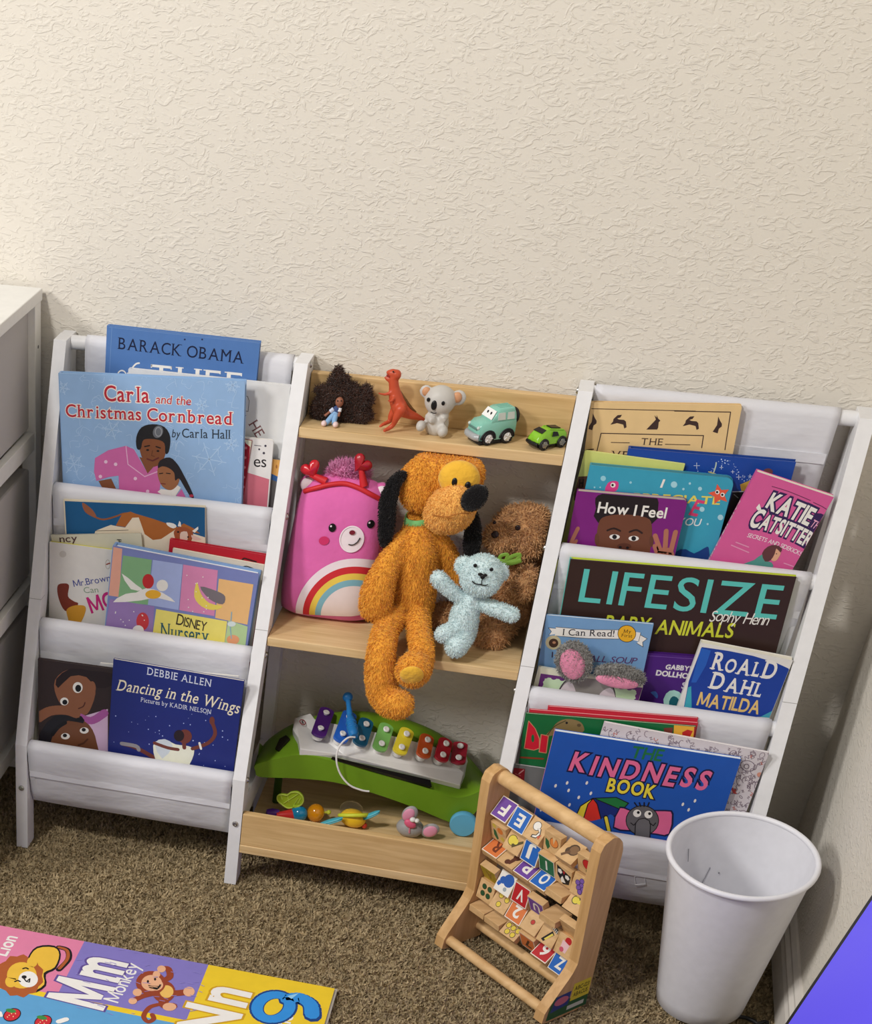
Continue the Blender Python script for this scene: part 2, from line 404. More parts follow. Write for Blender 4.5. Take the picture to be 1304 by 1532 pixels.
def serifs(ch, x0, x1, w):
    out = []; t = w * .42; e = w * .75
    for c in SER.get(ch, '').split():
        x = {'l': x0 + w / 2, 'L': x0 + w / 2, '1': x0 + w / 2, 'r': x1 - w / 2, 'R': x1 - w / 2, '2': x1 - w / 2, 'c': (x0 + x1) / 2, 'C': (x0 + x1) / 2}[c]
        y = 0 if c in 'lrc' else (CAPH - t if c in 'LRC' else XH - t)
        out.append((x - w / 2 - e, x + w / 2 + e, y, y + t))
    if ch in 'EFT':
        if ch == 'T': out += [(x0, x0 + t, CAPH - t * 3.4, CAPH), (x1 - t, x1, CAPH - t * 3.4, CAPH)]
        else:
            out.append((x1 - t, x1, CAPH - t * 3.2, CAPH))
            if ch == 'E': out.append((x1 - t, x1, 0, t * 3.2))
    if ch == 'L': out.append((x1 - t, x1, 0, t * 3.4))
    return out

# ---------------------------------------------------------------- printing on a flat face
class Art:
    """flat print on the face of a part: everything is clipped to the face and laid in thin ink layers"""
    def __init__(s, mb, o, e, v, n, rect, z=(0, 0, 1.0), rot=None):
        s.mb, s.o, s.e, s.v, s.n, s.rect = mb, Vector(o), e, v, n, rect; s.k = 0; s.z = z; s.rough = .45; s.last = None
    def loc(s, x, y):
        if s.z is None: return (x, y)
        x0, y0, k = s.z; p = on(x0 + x * k, y0 + y * k, s.o, s.n) - s.o
        return (p.dot(s.e), p.dot(s.v))
    def clip(s, P):
        u0, v0, u1, v1 = s.rect
        for ax, lim, sg in ((0, u0, 1), (0, u1, -1), (1, v0, 1), (1, v1, -1)):
            Q = []
            for i in range(len(P)):
                a, b = P[i - 1], P[i]; da = (a[ax] - lim) * sg; db = (b[ax] - lim) * sg
                if (da >= 0) != (db >= 0):
                    t = da / (da - db); Q.append((a[0] + (b[0] - a[0]) * t, a[1] + (b[1] - a[1]) * t))
                if db >= 0: Q.append(b)
            P = Q
            if len(P) < 3: return []
        return P
    def ink(s, tris, col):
        if col != s.last: s.k += 1; s.last = col
        h = .00012 + .00002 * s.k; m = col if isinstance(col, bpy.types.Material) else mat(col, s.rough)
        for i_, t in enumerate(tris):
            P = s.clip(list(t)); hh = h + (i_ % 7) * 2.4e-6
            if len(P) < 3: continue
            ar = sum(P[i - 1][0] * P[i][1] - P[i][0] * P[i - 1][1] for i in range(len(P)))
            if abs(ar) < 1e-10: continue
            if ar < 0: P = P[::-1]
            s.mb.add([s.o + s.e * a + s.v * b + s.n * hh for a, b in P], [tuple(range(len(P)))], m)
    def uvpoly(s, P, col):
        tr = tessellate_polygon([[Vector((a, b, 0)) for a, b in P]]); s.ink([[P[i] for i in t] for t in tr], col)
    def poly(s, pts, col, sm=0):
        P = [s.loc(*p) for p in pts]
        if sm: P = [(p.x, p.y) for p in smoothpts([(a, b, 0) for a, b in P], sm, True)]
        s.uvpoly(P, col)
    def oval(s, x, y, rx, ry, col, rot=0, a0=0, a1=360):
        n = 22; P = []
        for k in range(n + (a1 - a0 < 360)):
            a = radians(a0 + (a1 - a0) * k / n); c, d = rx * cos(a), ry * sin(a); r = radians(rot)
            P.append((x + c * cos(r) - d * sin(r), y + c * sin(r) + d * cos(r)))
        s.poly(P, col)
    def ring(s, x, y, rx, ry, w, col, a0=0, a1=360, rot=0):
        r = radians(rot); s.line([(x + rx*cos(radians(a0+(a1-a0)*k/24))*cos(r) - ry*sin(radians(a0+(a1-a0)*k/24))*sin(r), y + rx*cos(radians(a0+(a1-a0)*k/24))*sin(r) + ry*sin(radians(a0+(a1-a0)*k/24))*cos(r)) for k in range(25)], w, col)
    def line(s, pts, w, col, sm=0):
        P = [Vector((*s.loc(*p), 0)) for p in pts]
        if sm: P = smoothpts(P, sm)
        a = Vector((*s.loc(*pts[0]), 0)); b = Vector((*s.loc(pts[0][0], pts[0][1] + 10), 0)); k = (a - b).length / 10
        hw = w * k * .5; T = []
        for i in range(len(P) - 1):
            d = P[i + 1] - P[i]
            if d.length < 1e-7: continue
            d.normalize(); nn = Vector((-d.y, d.x, 0)) * hw
            q = [P[i] - nn, P[i + 1] - nn, P[i + 1] + nn, P[i] + nn]; T.append([(p.x, p.y) for p in q])
            for p in ([P[i]] if i < len(P) - 2 else [P[i], P[i + 1]]): T.append([(p.x + hw * cos(2 * pi * j / 8), p.y + hw * sin(2 * pi * j / 8)) for j in range(8)])
        s.ink(T, col)
    def text(s, st, p0, p1, h, col, bold=0.0, serif=False, slant=0.0, out=None, bow=0.0, gap=.06, jit=0.0, scl=None, uv=False):
        """one line of writing from baseline start p0 to baseline end p1, capitals h tall"""
        if uv: A, B, hh = Vector(p0), Vector(p1), h
        else:
            A = Vector(s.loc(*p0)); B = Vector(s.loc(*p1))
            hh = (Vector(s.loc(p0[0], p0[1])) - Vector(s.loc(p0[0], p0[1] - h))).length
        W = (B - A).length; ex = (B - A).normalized(); ey = Vector((-ex.y, ex.x)); sy = hh / CAPH
        x = 0; items = []
        wst = glyph('I', bold)[3] - glyph('I', bold)[2]
        for i, ch in enumerate(st):
            if ch == ' ': x += .30; continue
            vs, fs, g0, g1 = glyph(ch, bold); sc = scl[i] if scl else 1
            ser = serifs(ch, g0, g1, wst * .8) if serif else []
            pad = wst * .5 if ser else 0
            x += pad; items.append((x - g0 * sc, vs, fs, ser, x, x + (g1 - g0) * sc, sc)); x += (g1 - g0) * sc + gap + pad
        sx = W / max(x - gap, .01); rg = random.Random(len(st) * 7 + int(h))
        def place(px, py, xm):
            t = (xm * sx) / W; px = px * sx; bo = bow * hh * 4 * t * (1 - t); dy = bow * hh * 4 * (1 - 2 * t) / W
            c = A + ex * px + ey * (py * sy + bo + dy * (px - xm * sx)) + ex * (py * sy * slant)
            return (c.x, c.y)
        def run(off, colr, b2):
            T = []
            for (ox, vs, fs, ser, xa, xb, sc), ch in zip(items, [c for c in st if c != ' ']):
                xm = (xa + xb) / 2; j = rg.uniform(-jit, jit); vv = vs; ff = fs; o2 = ox
                if b2:
                    vv, ff, h0, h1 = glyph(ch, bold + b2)
                for f in ff: T.append([place(o2 + vv[i][0] * sc, vv[i][1] * sc + j + (CAPH * .0), xm) for i in f])
                for (a, b, c, d) in ser:
                    T.append([place(o2 + p * sc, q * sc + j, xm) for p, q in ((a - b2, c - b2), (b + b2, c - b2), (b + b2, d + b2), (a - b2, d + b2))])
            s.ink(T, colr)
        if out: run(0, out[0], out[1]); rg = random.Random(len(st) * 7 + int(h))
        run(0, col, 0)

def rrect(w, h, r, n=5, corners=(1, 1, 1, 1)):
    P = []
    for (cx, cy, a0), on_ in zip(((w - r, -r, 0), (r, -r, 90), (r, -h + r, 180), (w - r, -h + r, 270)), corners):
        if r <= 0 or not on_:
            P.append({0: (w, 0), 90: (0, 0), 180: (0, -h), 270: (w, -h)}[a0]); continue
        for k in range(n + 1):
            a = radians(a0 + 90 * k / n); P.append((cx + r * cos(a), cy + r * sin(a)))
    return P
BOOKY = .0295
def book(name, label, tier, tl, tr, depth, th, col, kind='hard', tilt=1.0, spine=None, group=None, h=None, w=None, rc=0.0, back=None, pages=(236, 230, 214), cat='book', inset=.004, z=(0, 0, 1.0), rough=.38):
    zr = TIERS[tier]; y0 = yf(zr) + BOOKY + depth; t = radians(tilt)
    n = Vector((0, -cos(t), sin(t))); p0 = (0, y0, zr)
    P0, P1 = on(*tl, p0, n), on(*tr, p0, n); e = (P1 - P0); W = w or e.length; e.normalize(); v = n.cross(e)
    lo, hi = (XA + TP + .0016, XB - .0012) if P0.x < .5 else (XC + TP + .0016, XD - .0012)
    if P0.x < lo: q = (lo - P0.x) / e.x; P0 = P0 + e * q; W -= q
    bx = max(0, -v.x * ((P0.z - (zr - .098)) if h is None else h))
    if P0.x + e.x * W + bx > hi: W = (hi - bx - P0.x) / e.x
    if h is None: h = (P0.z - (zr - .098)) / max(v.z, .3)
    root = thing(name, label, cat, P0 + e * W / 2 - v * h, group)
    cm = mat(col, rough); bm = mat(back or col, rough); sm_ = mat(spine or col, rough); pm = mat(pages, .8)
    mb = MB()
    if kind == 'hard':
        bt = .0022
        mb.prism(rrect(W, h, rc), P0 - n * bt, e, v, n, bt, cm); mb.prism(rrect(W, h, rc), P0 - n * th, e, v, n, bt, bm)
        mb.frame_box(P0, e, v, n, (-.0012, -h + .0002, -th + .00012), (.0022, -.0002, -.00012), sm_)
        pg = MB(); pg.frame_box(P0, e, v, n, (.002, -h + inset, -th + bt), (W - inset, -inset, -bt), pm)
    elif kind == 'paper':
        bt = .0005
        mb.prism(rrect(W, h, rc), P0 - n * bt, e, v, n, bt, cm); mb.prism(rrect(W, h, rc), P0 - n * th, e, v, n, bt, bm)
        mb.frame_box(P0, e, v, n, (-.0005, -h + .0002, -th + .0001), (.0006, -.0002, -.0001), sm_)
        pg = MB(); pg.frame_box(P0, e, v, n, (.0006, -h + .0006, -th + bt), (W - .0008, -.0008, -bt), pm)
    else:
        bt = .0018
        mb.prism(rrect(W, h, rc, 6, (1, 0, 0, 1)), P0 - n * bt, e, v, n, bt, cm); mb.prism(rrect(W, h, rc, 6, (1, 0, 0, 1)), P0 - n * th, e, v, n, bt, bm)
        mb.frame_box(P0, e, v, n, (-.0008, -h + .0002, -th + .0001), (.0012, -.0002, -.0001), sm_)
        pg = MB(); pg.prism([(max(.0012, a - .0006), c) for a, c in rrect(W - .0004, h, rc, 6, (1, 0, 0, 1))], P0 - n * (th - bt), e, v, n, th - 2 * bt, pm)
    A = Art(mb, P0, e, v, n, (.0004, -h + .0004, W - .0004, -.0004), z)
    A.W, A.H, A.root, A.pg, A.th = W, h, root, pg, th
    A.done = lambda: (mb.build('cover', root), pg.build('pages', root))
    return A

# ---------------------------------------------------------------- the books
C1 = (0, 400, .36810); C2 = (0, 720, .39152); C5 = (800, 550, .38650); C6 = (740, 820, .43252)
D1 = (790, 900, .16104); D2 = (960, 940, .18405); D3 = (760, 1050, .15337); D4 = (940, 1060, .17638)
D5 = (60, 740, .15337); D6 = (230, 780, .14571); D7 = (130, 480, .22239); D8 = (340, 580, .13049)
E7 = (840, 580, .15337); E8 = (1000, 640, .19939)
K = (24, 22, 26); WH = (236, 233, 228)
RG = random.Random(11)
LT, LM, LB = 'picture books in the top left sling', 'picture books in the middle left sling', 'picture books in the bottom left sling'
RT, RM, RB = 'picture books in the top right sling', 'picture books in the middle right sling', 'picture books in the bottom right sling'
# ---- top left sling
A = book('picture_book', 'blue hardcover with dark serif capitals, tallest book at the back of the top left sling', 0, (161, 487), (389, 512), .0432, .0095, (84, 124, 184), tilt=1.2, group=LT)
A.z = D7; A.line([(168, 40), (152, 350)], 4, (112, 148, 200)); A.line([(150, 42), (1160, 150)], 3, (112, 148, 200))
A.text('BARACK OBAMA', (207, 188), (1052, 288), 78, (24, 32, 62), serif=True, gap=.07)
A.text('THEE', (412, 408), (1048, 472), 117, WH, serif=True, bold=.005)
A.ring(235, 372, 30, 38, 9, WH); A.line([(352, 284), (330, 290), (305, 318), (288, 360), (282, 400)], 11, WH, 4); A.line([(272, 352), (318, 358)], 8, WH)
for x in (658, 775): A.oval(x, 125, 6, 6, (40, 50, 90))
A.done()
A = book('picture_book', 'tall white hardcover with maroon letters set aslant, behind the blue snowflake book', 0, (193, 552), (438, 578), .033, .009, (226, 226, 226), tilt=.8, group=LT)
A.z = D8; A.text('HE', (240, 418), (338, 588), 118, (126, 82, 84), serif=True); A.line([(196, 96), (232, 100), (250, 150), (238, 272), (205, 266)], 6, (96, 90, 90)); A.oval(204, 318, 12, 8, (70, 66, 70))
A.line([(330, 150), (340, 300)], 2, (206, 206, 206)); A.done()
A = book('picture_book', 'narrow strip of an orange, blue and grey cover beside the inner rack post', 0, (392, 684), (425, 689), .0225, .004, (104, 100, 100), 'paper', group=LT)
A.z = D8; A.poly([(500, 815), (620, 830), (600, 1030), (505, 985)], (222, 166, 92)); A.poly([(505, 985), (600, 1030), (590, 1085), (495, 1050)], (52, 96, 156)); A.oval(565, 905, 10, 22, (170, 110, 60)); A.done()
A = book('picture_book', 'white and pink cover ending in the letters es beside the blue snowflake book', 0, (335, 652), (409, 659), .0160, .006, (230, 227, 226), 'board', rc=.004, group=LT)
A.z = D8; A.poly([(120, 940), (285, 990), (480, 1050), (450, 1420), (120, 1400)], (206, 112, 130)); A.text('es', (302, 905), (445, 912), 132, (38, 34, 40), serif=False)
for x, y, r in ((437, 667, 13), (418, 750, 14), (365, 706, 11)): A.oval(x, y, r, r, (70, 66, 80))
A.line([(310, 660), (385, 668)], 9, (130, 126, 132)); A.done()
A = book('picture_book', 'dark red polka dot book mostly hidden by the blue snowflake book', 0, (332, 651), (377, 659), .0138, .0015, (160, 22, 48), 'paper', group=LT)
A.z = D8
for k in range(8):
    A.oval(212 - k * 7, 690 + k * 112, 14, 16, (220, 130, 140))
A.poly([(262, 585), (300, 590), (262, 1400), (222, 1400)], (206, 170, 166)); A.poly([(185, 585), (300, 590), (275, 690), (215, 640)], (226, 226, 204)); A.done()
A = book('picture_book', 'wide pale blue snowflake book with red lettering, front of the top left sling', 0, (85, 558), (366.5, 570.5), 0, .012, (146, 180, 220), tilt=.3, spine=(130, 165, 210), group=LT)
A.z = C1
for k in range(150):
    x, y = RG.uniform(230, 990), RG.uniform(440, 980); a = RG.uniform(0, 6.3); r = RG.uniform(10, 30)
    A.line([(x, y), (x + r * cos(a), y + r * sin(a)), (x + r * cos(a + .9) * 1.5, y + r * sin(a + .9) * 1.5)], 2.2, (170, 199, 232), 3)
for x, y, r in ((255, 490, 28), (850, 780, 70), (945, 480, 30), (455, 660, 40), (300, 800, 45), (940, 720, 30), (820, 560, 28)):
    for k in range(6):
        a = k * pi / 3 + .2; A.line([(x, y), (x + r * cos(a), y + r * sin(a))], 4, (172, 201, 233)); A.line([(x + r*.6*cos(a-.35), y + r*.6*sin(a-.35)), (x + r*.8*cos(a), y + r*.8*sin(a)), (x + r*.6*cos(a+.35), y + r*.6*sin(a+.35))], 3, (172, 201, 233))
A.text('Carla', (424, 542), (607, 550), 62, (186, 44, 60), .012, True, out=(WH, .045)); A.text('and the', (632, 552), (775, 560), 34, (186, 50, 66), .008, slant=.12, out=(WH, .045))
A.text('Christmas Cornbread', (268, 606), (944, 640), 50, (186, 44, 60), .012, True, out=(WH, .045)); A.text('by', (698, 690), (730, 692), 32, (44, 54, 66), 0, slant=.15); A.text('Carla Hall', (740, 691), (936, 697), 36, (44, 54, 66), .0, True)
PK, SK = (206, 106, 168), (132, 80, 52)
A.poly([(400, 868), (452, 858), (472, 900), (508, 900), (512, 918), (470, 918), (425, 912)], SK)
A.poly([(386, 775), (440, 743), (512, 725), (545, 740), (600, 838), (640, 792), (660, 830), (640, 960), (486, 955), (482, 846), (440, 852), (392, 868), (382, 830)], PK)
A.line([(512, 727), (520, 800), (588, 850), (640, 830)], 4, (232, 180, 214)); A.poly([(566, 770), (640, 790), (600, 838)], SK)
for x, y in ((408, 850), (550, 858), (470, 800), (600, 910), (430, 790)): A.oval(x, y, 7, 7, (236, 200, 224))
A.poly([(566, 705), (600, 690), (650, 690), (674, 720), (668, 772), (640, 806), (602, 806), (574, 765)], SK, 3)
A.poly([(554, 690), (575, 650), (620, 637), (668, 648), (692, 690), (686, 748), (672, 756), (668, 715), (640, 700), (598, 697), (580, 706), (572, 738), (556, 735)], (34, 34, 38), 3); A.oval(642, 668, 20, 26, (104, 108, 116), 20); A.ring(644, 668, 13, 18, 4, (150, 154, 160))
A.line([(588, 728), (608, 724)], 5, K); A.line([(634, 728), (652, 734)], 5, K); A.oval(600, 742, 6, 4, K); A.oval(642, 746, 6, 4, K); A.line([(598, 778), (620, 786), (644, 774)], 6, (100, 44, 44)); A.line([(620, 744), (616, 764), (628, 768)], 3, (96, 56, 36))
A.poly([(622, 932), (650, 905), (700, 950), (738, 900), (768, 960), (700, 990), (610, 985)], PK); A.poly([(640, 912), (700, 950), (735, 895), (722, 885), (690, 905), (655, 900)], WH)
A.poly([(642, 815), (665, 795), (705, 800), (728, 840), (724, 880), (695, 905), (660, 890), (642, 850)], (158, 104, 70), 3); A.poly([(642, 815), (650, 785), (690, 772), (722, 800), (745, 840), (768, 885), (788, 932), (776, 934), (748, 890), (728, 858), (712, 866), (708, 835), (686, 815), (660, 808)], (40, 36, 42), 3)
A.line([(648, 838), (662, 836)], 4, K); A.line([(676, 836), (692, 838)], 4, K); A.line([(655, 878), (672, 880)], 4, (120, 50, 50)); A.oval(778, 928, 9, 6, (190, 60, 80))
A.done()
# ---- middle left sling
A = book('picture_book', 'thin picture book with a brown and white cow on deep blue', 1, (95, 747), (307, 757), .0332, .003, (226, 214, 188), 'paper', tilt=.5, group=LM)
A.z = D5; A.poly([(240, 62), (1304, 108), (1640, 128), (1650, 700), (275, 700)], (26, 88, 136))
A.line([(420, 110), (450, 170), (540, 220), (620, 242), (730, 215), (810, 185), (880, 180)], 16, (150, 86, 50), 4); A.poly([(412, 78), (470, 112), (520, 160), (548, 215), (500, 208), (430, 150)], (152, 92, 64), 3)
A.poly([(540, 352), (690, 295), (760, 310), (830, 320), (900, 225), (960, 220), (1300, 320), (1620, 420), (1640, 720), (420, 720)], (232, 218, 196)); A.line([(540, 352), (690, 350), (860, 345)], 5, K)
A.poly([(738, 302), (800, 188), (880, 165), (930, 185), (1100, 235), (1320, 310), (1560, 380), (1500, 330), (1400, 280), (1320, 340), (1180, 432), (1100, 442), (1020, 385), (962, 222), (900, 225), (830, 315)], (172, 100, 46))
A.z = D6; A.poly([(208, 100), (260, 62), (330, 62), (395, 100), (400, 165), (350, 240), (250, 240), (212, 150)], (160, 84, 50), 2); A.poly([(280, 110), (340, 105), (350, 165), (330, 230), (280, 230), (268, 160)], (226, 200, 184), 2)
A.poly([(246, 48), (262, -6), (276, 10), (282, 55)], WH); A.poly([(395, 98), (455, 52), (458, 80), (420, 116)], WH); A.poly([(130, 12), (200, 20), (235, 50), (200, 72), (145, 45)], WH, 2); A.poly([(385, 138), (450, 160), (492, 186), (440, 194), (400, 180)], (226, 190, 180), 2); A.oval(250, 108, 12, 9, K); A.oval(352, 160, 9, 8, K)
A.done()
A = book('picture_book', 'dark navy book sliver behind the white book with magenta lettering', 1, (62, 872), (150, 882), .0295, .003, (22, 52, 92), 'paper', group=LM)
A.z = D5; A.text('V', (62, 985), (104, 985), 95, (196, 206, 216)); A.text('S', (82, 1140), (122, 1140), 100, (196, 206, 216)); A.done()
A = book('picture_book', 'beige book with dark brown writing, peeking over the white book', 1, (77, 800.5), (211, 798), .0252, .0032, (206, 202, 180), tilt=.5, group=LM)
A.z = D5; A.text('ncy', (192, 462), (365, 458), 66, (84, 56, 58), .01, jit=.03); A.line([(770, 440), (770, 480)], 8, K); A.line([(752, 440), (790, 442)], 8, K); A.line([(756, 470), (790, 455)], 6, K); A.done()
A = book('picture_book', 'red hardcover behind the pastel nursery book', 1, (255, 807), (398, 831), .0245, .0078, (184, 28, 46), tilt=.5, pages=(214, 204, 190), group=LM)
A.z = D6; A.line([(900, 405), (925, 380), (960, 388), (1000, 400), (1050, 415)], 16, (60, 20, 26), 3); A.done()
A = book('picture_book', 'cream book with a line drawn head, between the red book and the nursery book', 1, (259, 820.5), (396, 846), .0192, .0045, (212, 204, 190), 'paper', tilt=.5, group=LM)
A.z = D6; A.line([(900, 470), (950, 460), (1010, 480), (1060, 505)], 9, K, 3); A.poly([(905, 478), (955, 468), (1050, 510), (900, 560)], (188, 150, 132)); A.done()
A = book('picture_book', 'white book with blue and magenta lettering and a tall brown shape', 1, (75, 811), (167, 823), .0192, .0050, (220, 216, 211), tilt=.5, w=.165, back=(222, 214, 70), pages=(236, 232, 200), group=LM)
A.z = D5; A.text('Mr.Brown', (330, 900), (690, 842), 62, (74, 80, 148), .004, jit=.03); A.text('Can', (430, 962), (570, 952), 56, (132, 156, 132), 0, jit=.02); A.text('MOO', (500, 1160), (900, 1050), 150, (196, 34, 120), .02, jit=.03)
A.ring(660, 680, 22, 44, 3, (150, 130, 110)); A.line([(648, 680), (680, 668)], 12, (150, 70, 60)); A.oval(222, 580, 34, 32, (198, 192, 186))
A.poly([(170, 890), (230, 865), (282, 885), (272, 990), (330, 1040), (372, 1062), (330, 1130), (240, 1130), (180, 1010)], (124, 50, 36), 4); A.poly([(260, 1120), (340, 1080), (440, 1090), (430, 1180), (360, 1300), (300, 1300), (270, 1200)], (206, 148, 50), 4); A.done()
A = book('picture_book', 'thick pastel patchwork nursery book at the front of the middle left sling', 1, (169.5, 816.5), (387.5, 859), 0, .0178, (122, 132, 188), tilt=1, spine=(126, 158, 204), back=(126, 158, 204), pages=(240, 238, 234), group=LM)
A.z = C2
for P, c in ((((428, 250), (467, 258), (455, 442), (412, 436)), (226, 166, 146)), (((470, 283), (580, 300), (565, 472), (450, 460)), (130, 176, 130)), (((584, 300), (698, 318), (682, 492), (565, 472)), (164, 178, 224)), (((700, 318), (832, 340), (819, 515), (685, 492)), (214, 136, 178)), (((836, 372), (968, 394), (945, 548), (822, 522)), (234, 186, 126)), (((420, 450), (590, 478), (580, 610), (400, 580)), (152, 124, 182)), (((597, 488), (868, 535), (850, 680), (575, 640)), (236, 222, 116)), (((872, 530), (946, 555), (930, 690), (850, 670)), (180, 206, 154))): A.poly(P, c)
A.poly([(432, 462), (480, 430), (520, 425), (560, 408), (620, 425), (670, 462), (600, 445), (540, 455)], WH, 2); A.poly([(465, 352), (520, 395), (545, 415), (500, 412)], WH, 2); A.oval(566, 382, 22, 28, (190, 44, 48)); A.oval(585, 432, 30, 17, (234, 176, 52)); A.oval(620, 398, 22, 22, WH); A.oval(545, 535, 24, 34, (200, 60, 66)); A.oval(528, 570, 22, 20, WH)
A.poly([(752, 385), (768, 430), (800, 465), (850, 478), (815, 492), (770, 478), (742, 440)], (232, 210, 96), 3); A.poly([(765, 402), (830, 420), (860, 440), (850, 470), (800, 450)], (120, 112, 118), 3)
for k in range(26): A.oval(*((RG.uniform(430, 580), RG.uniform(490, 600)) if k % 2 else (RG.uniform(710, 815), RG.uniform(350, 500))), 2.2, 2.2, WH)
A.oval(890, 605, 24, 18, (228, 160, 120)); A.line([(885, 500), (880, 560), (884, 600)], 4, (140, 176, 190)); A.oval(885, 545, 16, 10, (214, 226, 226))
A.text('DISNEY', (672, 546), (786, 574), 36, (60, 50, 40), .004, gap=.04, scl=(1.15, 1, 1, 1, 1, 1)); A.text('Nursery', (612, 598), (796, 620), 58, (38, 92, 108), 0, True); A.text('Rhymes', (632, 655), (812, 682), 54, (38, 92, 108), 0, True)
A.done()
# ---- bottom left sling
A = book('picture_book', 'thin white backed book behind the navy ballet book', 2, (150, 992), (366.5, 1013), .014, .004, (214, 214, 216), 'paper', group=LB); A.done()
A = book('picture_book', 'dark brown picture book with a child hugging a man from behind', 2, (57.5, 986), (169, 1001), .0066, .0060, (52, 38, 36), tilt=1, w=.20, pages=(238, 236, 232), group=LB)
A.z = C2; FB, FB2 = (142, 92, 66), (118, 74, 50)
A.poly([(210, 760), (260, 720), (330, 738), (365, 790), (350, 860), (320, 895), (250, 870), (215, 820)], FB, 3); A.poly([(215, 755), (270, 715), (350, 725), (430, 735), (428, 780), (372, 790), (330, 748), (270, 745), (222, 790)], (40, 28, 30), 2); A.oval(352, 790, 14, 26, FB)
A.poly([(310, 900), (412, 870), (412, 1080), (345, 1080), (352, 950)], (214, 184, 214)); A.line([(305, 900), (350, 915), (400, 885)], 28, (170, 92, 160), 3)
A.poly([(190, 990), (215, 930), (280, 905), (340, 930), (370, 1000), (365, 1090), (180, 1090)], FB2, 3); A.poly([(138, 1000), (180, 920), (240, 885), (312, 898), (318, 925), (260, 915), (215, 950), (190, 1010), (188, 1090), (138, 1090)], (32, 30, 36), 2)
A.line([(145, 905), (190, 878), (250, 875), (290, 888)], 34, FB, 3); A.line([(200, 968), (222, 940), (250, 922)], 13, K, 3); A.line([(290, 912), (312, 910)], 9, K)
for x, y, rx, ry in ((297, 788, 19, 21), (246, 841, 16, 15)): A.oval(x, y, rx, ry, WH); A.oval(x + 2, y + 3, rx * .6, ry * .65, K)
for x, y in ((250, 974), (322, 952)): A.oval(x, y, 17, 12, WH); A.oval(x - 2, y - 3, 8, 7, K)
A.line([(300, 868), (318, 860), (325, 845)], 4, (84, 44, 36), 3); A.line([(300, 1008), (320, 1000), (335, 985)], 6, (84, 50, 36)); A.line([(310, 1040), (345, 1030)], 6, (92, 46, 40)); A.done()
A = book('picture_book', 'navy picture book with a leaping ballerina in a white tutu', 2, (170, 986), (365, 1019), 0, .0050, (34, 44, 118), 'paper', tilt=1, group=LB)
A.z = C2; A.text('DEBBIE ALLEN', (560, 738), (806, 786), 28, (206, 212, 232), .006, True); A.text('Dancing in the Wings', (443, 798), (910, 888), 42, (236, 226, 200), .006, True, slant=.2, bow=.18); A.text('Pictures by KADIR NELSON', (537, 842), (806, 890), 17, (206, 210, 228), .004, True)
for k in range(46): r = RG.uniform(1, 2.6); A.oval(RG.uniform(425, 890), RG.uniform(870, 1115), r, r, (170, 186, 236))
SKD = (112, 58, 50); A.line([(470, 1003), (520, 1018), (600, 1062)], 15, SKD, 3); A.line([(465, 1002), (520, 1012), (530, 1026)], 14, (150, 146, 150), 3)
A.poly([(585, 1010), (625, 985), (670, 1005), (720, 1012), (742, 1030), (725, 1080), (690, 1115), (610, 1095)], (232, 232, 214), 3); A.poly([(590, 1000), (630, 985), (660, 1010), (620, 1060)], (206, 214, 222), 2)
A.line([(680, 1025), (640, 1018), (590, 1000)], 12, SKD, 3); A.line([(735, 1022), (795, 1000), (822, 965), (812, 925)], 13, SKD, 3); A.oval(810, 915, 10, 16, SKD); A.line([(762, 1000), (768, 1022)], 8, WH); A.oval(706, 975, 27, 27, SKD); A.oval(684, 972, 20, 22, (40, 28, 34)); A.line([(703, 995), (704, 1018)], 14, SKD); A.done()
# ---- top right sling
A = book('picture_book', 'tan hardcover with a border of dark brown rabbits', 0, (874, 602), (1110, 606.5), .0475, .009, (228, 196, 142), tilt=.3, rc=.004, pages=(226, 200, 150), group=RT)
A.z = E7; BR = (64, 46, 42); A.line([(200, 203), (1304, 228)], 7, BR); A.z = C5; A.line([(540, 168), (757, 172), (735, 318)], 3.5, BR); A.line([(238, 330), (256, 254), (652, 263), (645, 310)], 3.5, BR)
R1 = [(250, 400), (298, 415), (310, 370), (338, 348), (340, 322), (322, 292), (304, 250), (300, 285), (292, 335), (268, 372)]
R2 = [(475, 360), (500, 330), (505, 305), (545, 268), (588, 264), (572, 290), (540, 300), (560, 310), (608, 314), (626, 330), (632, 386), (610, 398), (600, 360), (540, 345), (490, 358)]
R3 = [(825, 408), (860, 372), (905, 325), (918, 310), (904, 268), (926, 292), (925, 265), (940, 300), (962, 322), (946, 336), (940, 390), (930, 408)]
A.z = E7
for P, dx, dy in ((R1, 0, 0), (R2, 0, 0), (R3, 0, 0), (R2, 705, 14), (R1, 1222, 30)): A.poly([(x + dx, y + dy) for x, y in P], BR)
A.text('THE', (765, 556), (985, 562), 64, BR, 0, True); A.line([(482, 534), (660, 538)], 7, BR); A.line([(1010, 552), (1250, 558)], 7, BR); A.text('VELVETEEN', (475, 690), (1290, 715), 74, BR, 0, True); A.line([(240, 606), (310, 600)], 10, BR); A.done()
A = book('picture_book', 'royal blue hardcover sprinkled with white sparkles', 0, (941, 671), (1190.5, 691.5), .0335, .0130, (26, 70, 158), tilt=.5, back=(24, 62, 140), pages=(232, 230, 226), group=RT)
A.z = E8
for k in range(60):
    t = RG.random(); x = 180 + 470 * t; y = 290 + 60 * sin(t * 9) + RG.uniform(-22, 30) + 40 * t; r = RG.uniform(1.5, 5); A.oval(x, y, r, r, (186, 206, 244))
for x, y, r in ((210, 284, 22), (395, 298, 12), (525, 370, 18), (610, 362, 14), (480, 330, 12)): A.line([(x - r, y), (x + r, y)], 3, (220, 230, 250)); A.line([(x, y - r), (x, y + r)], 3, (220, 230, 250))
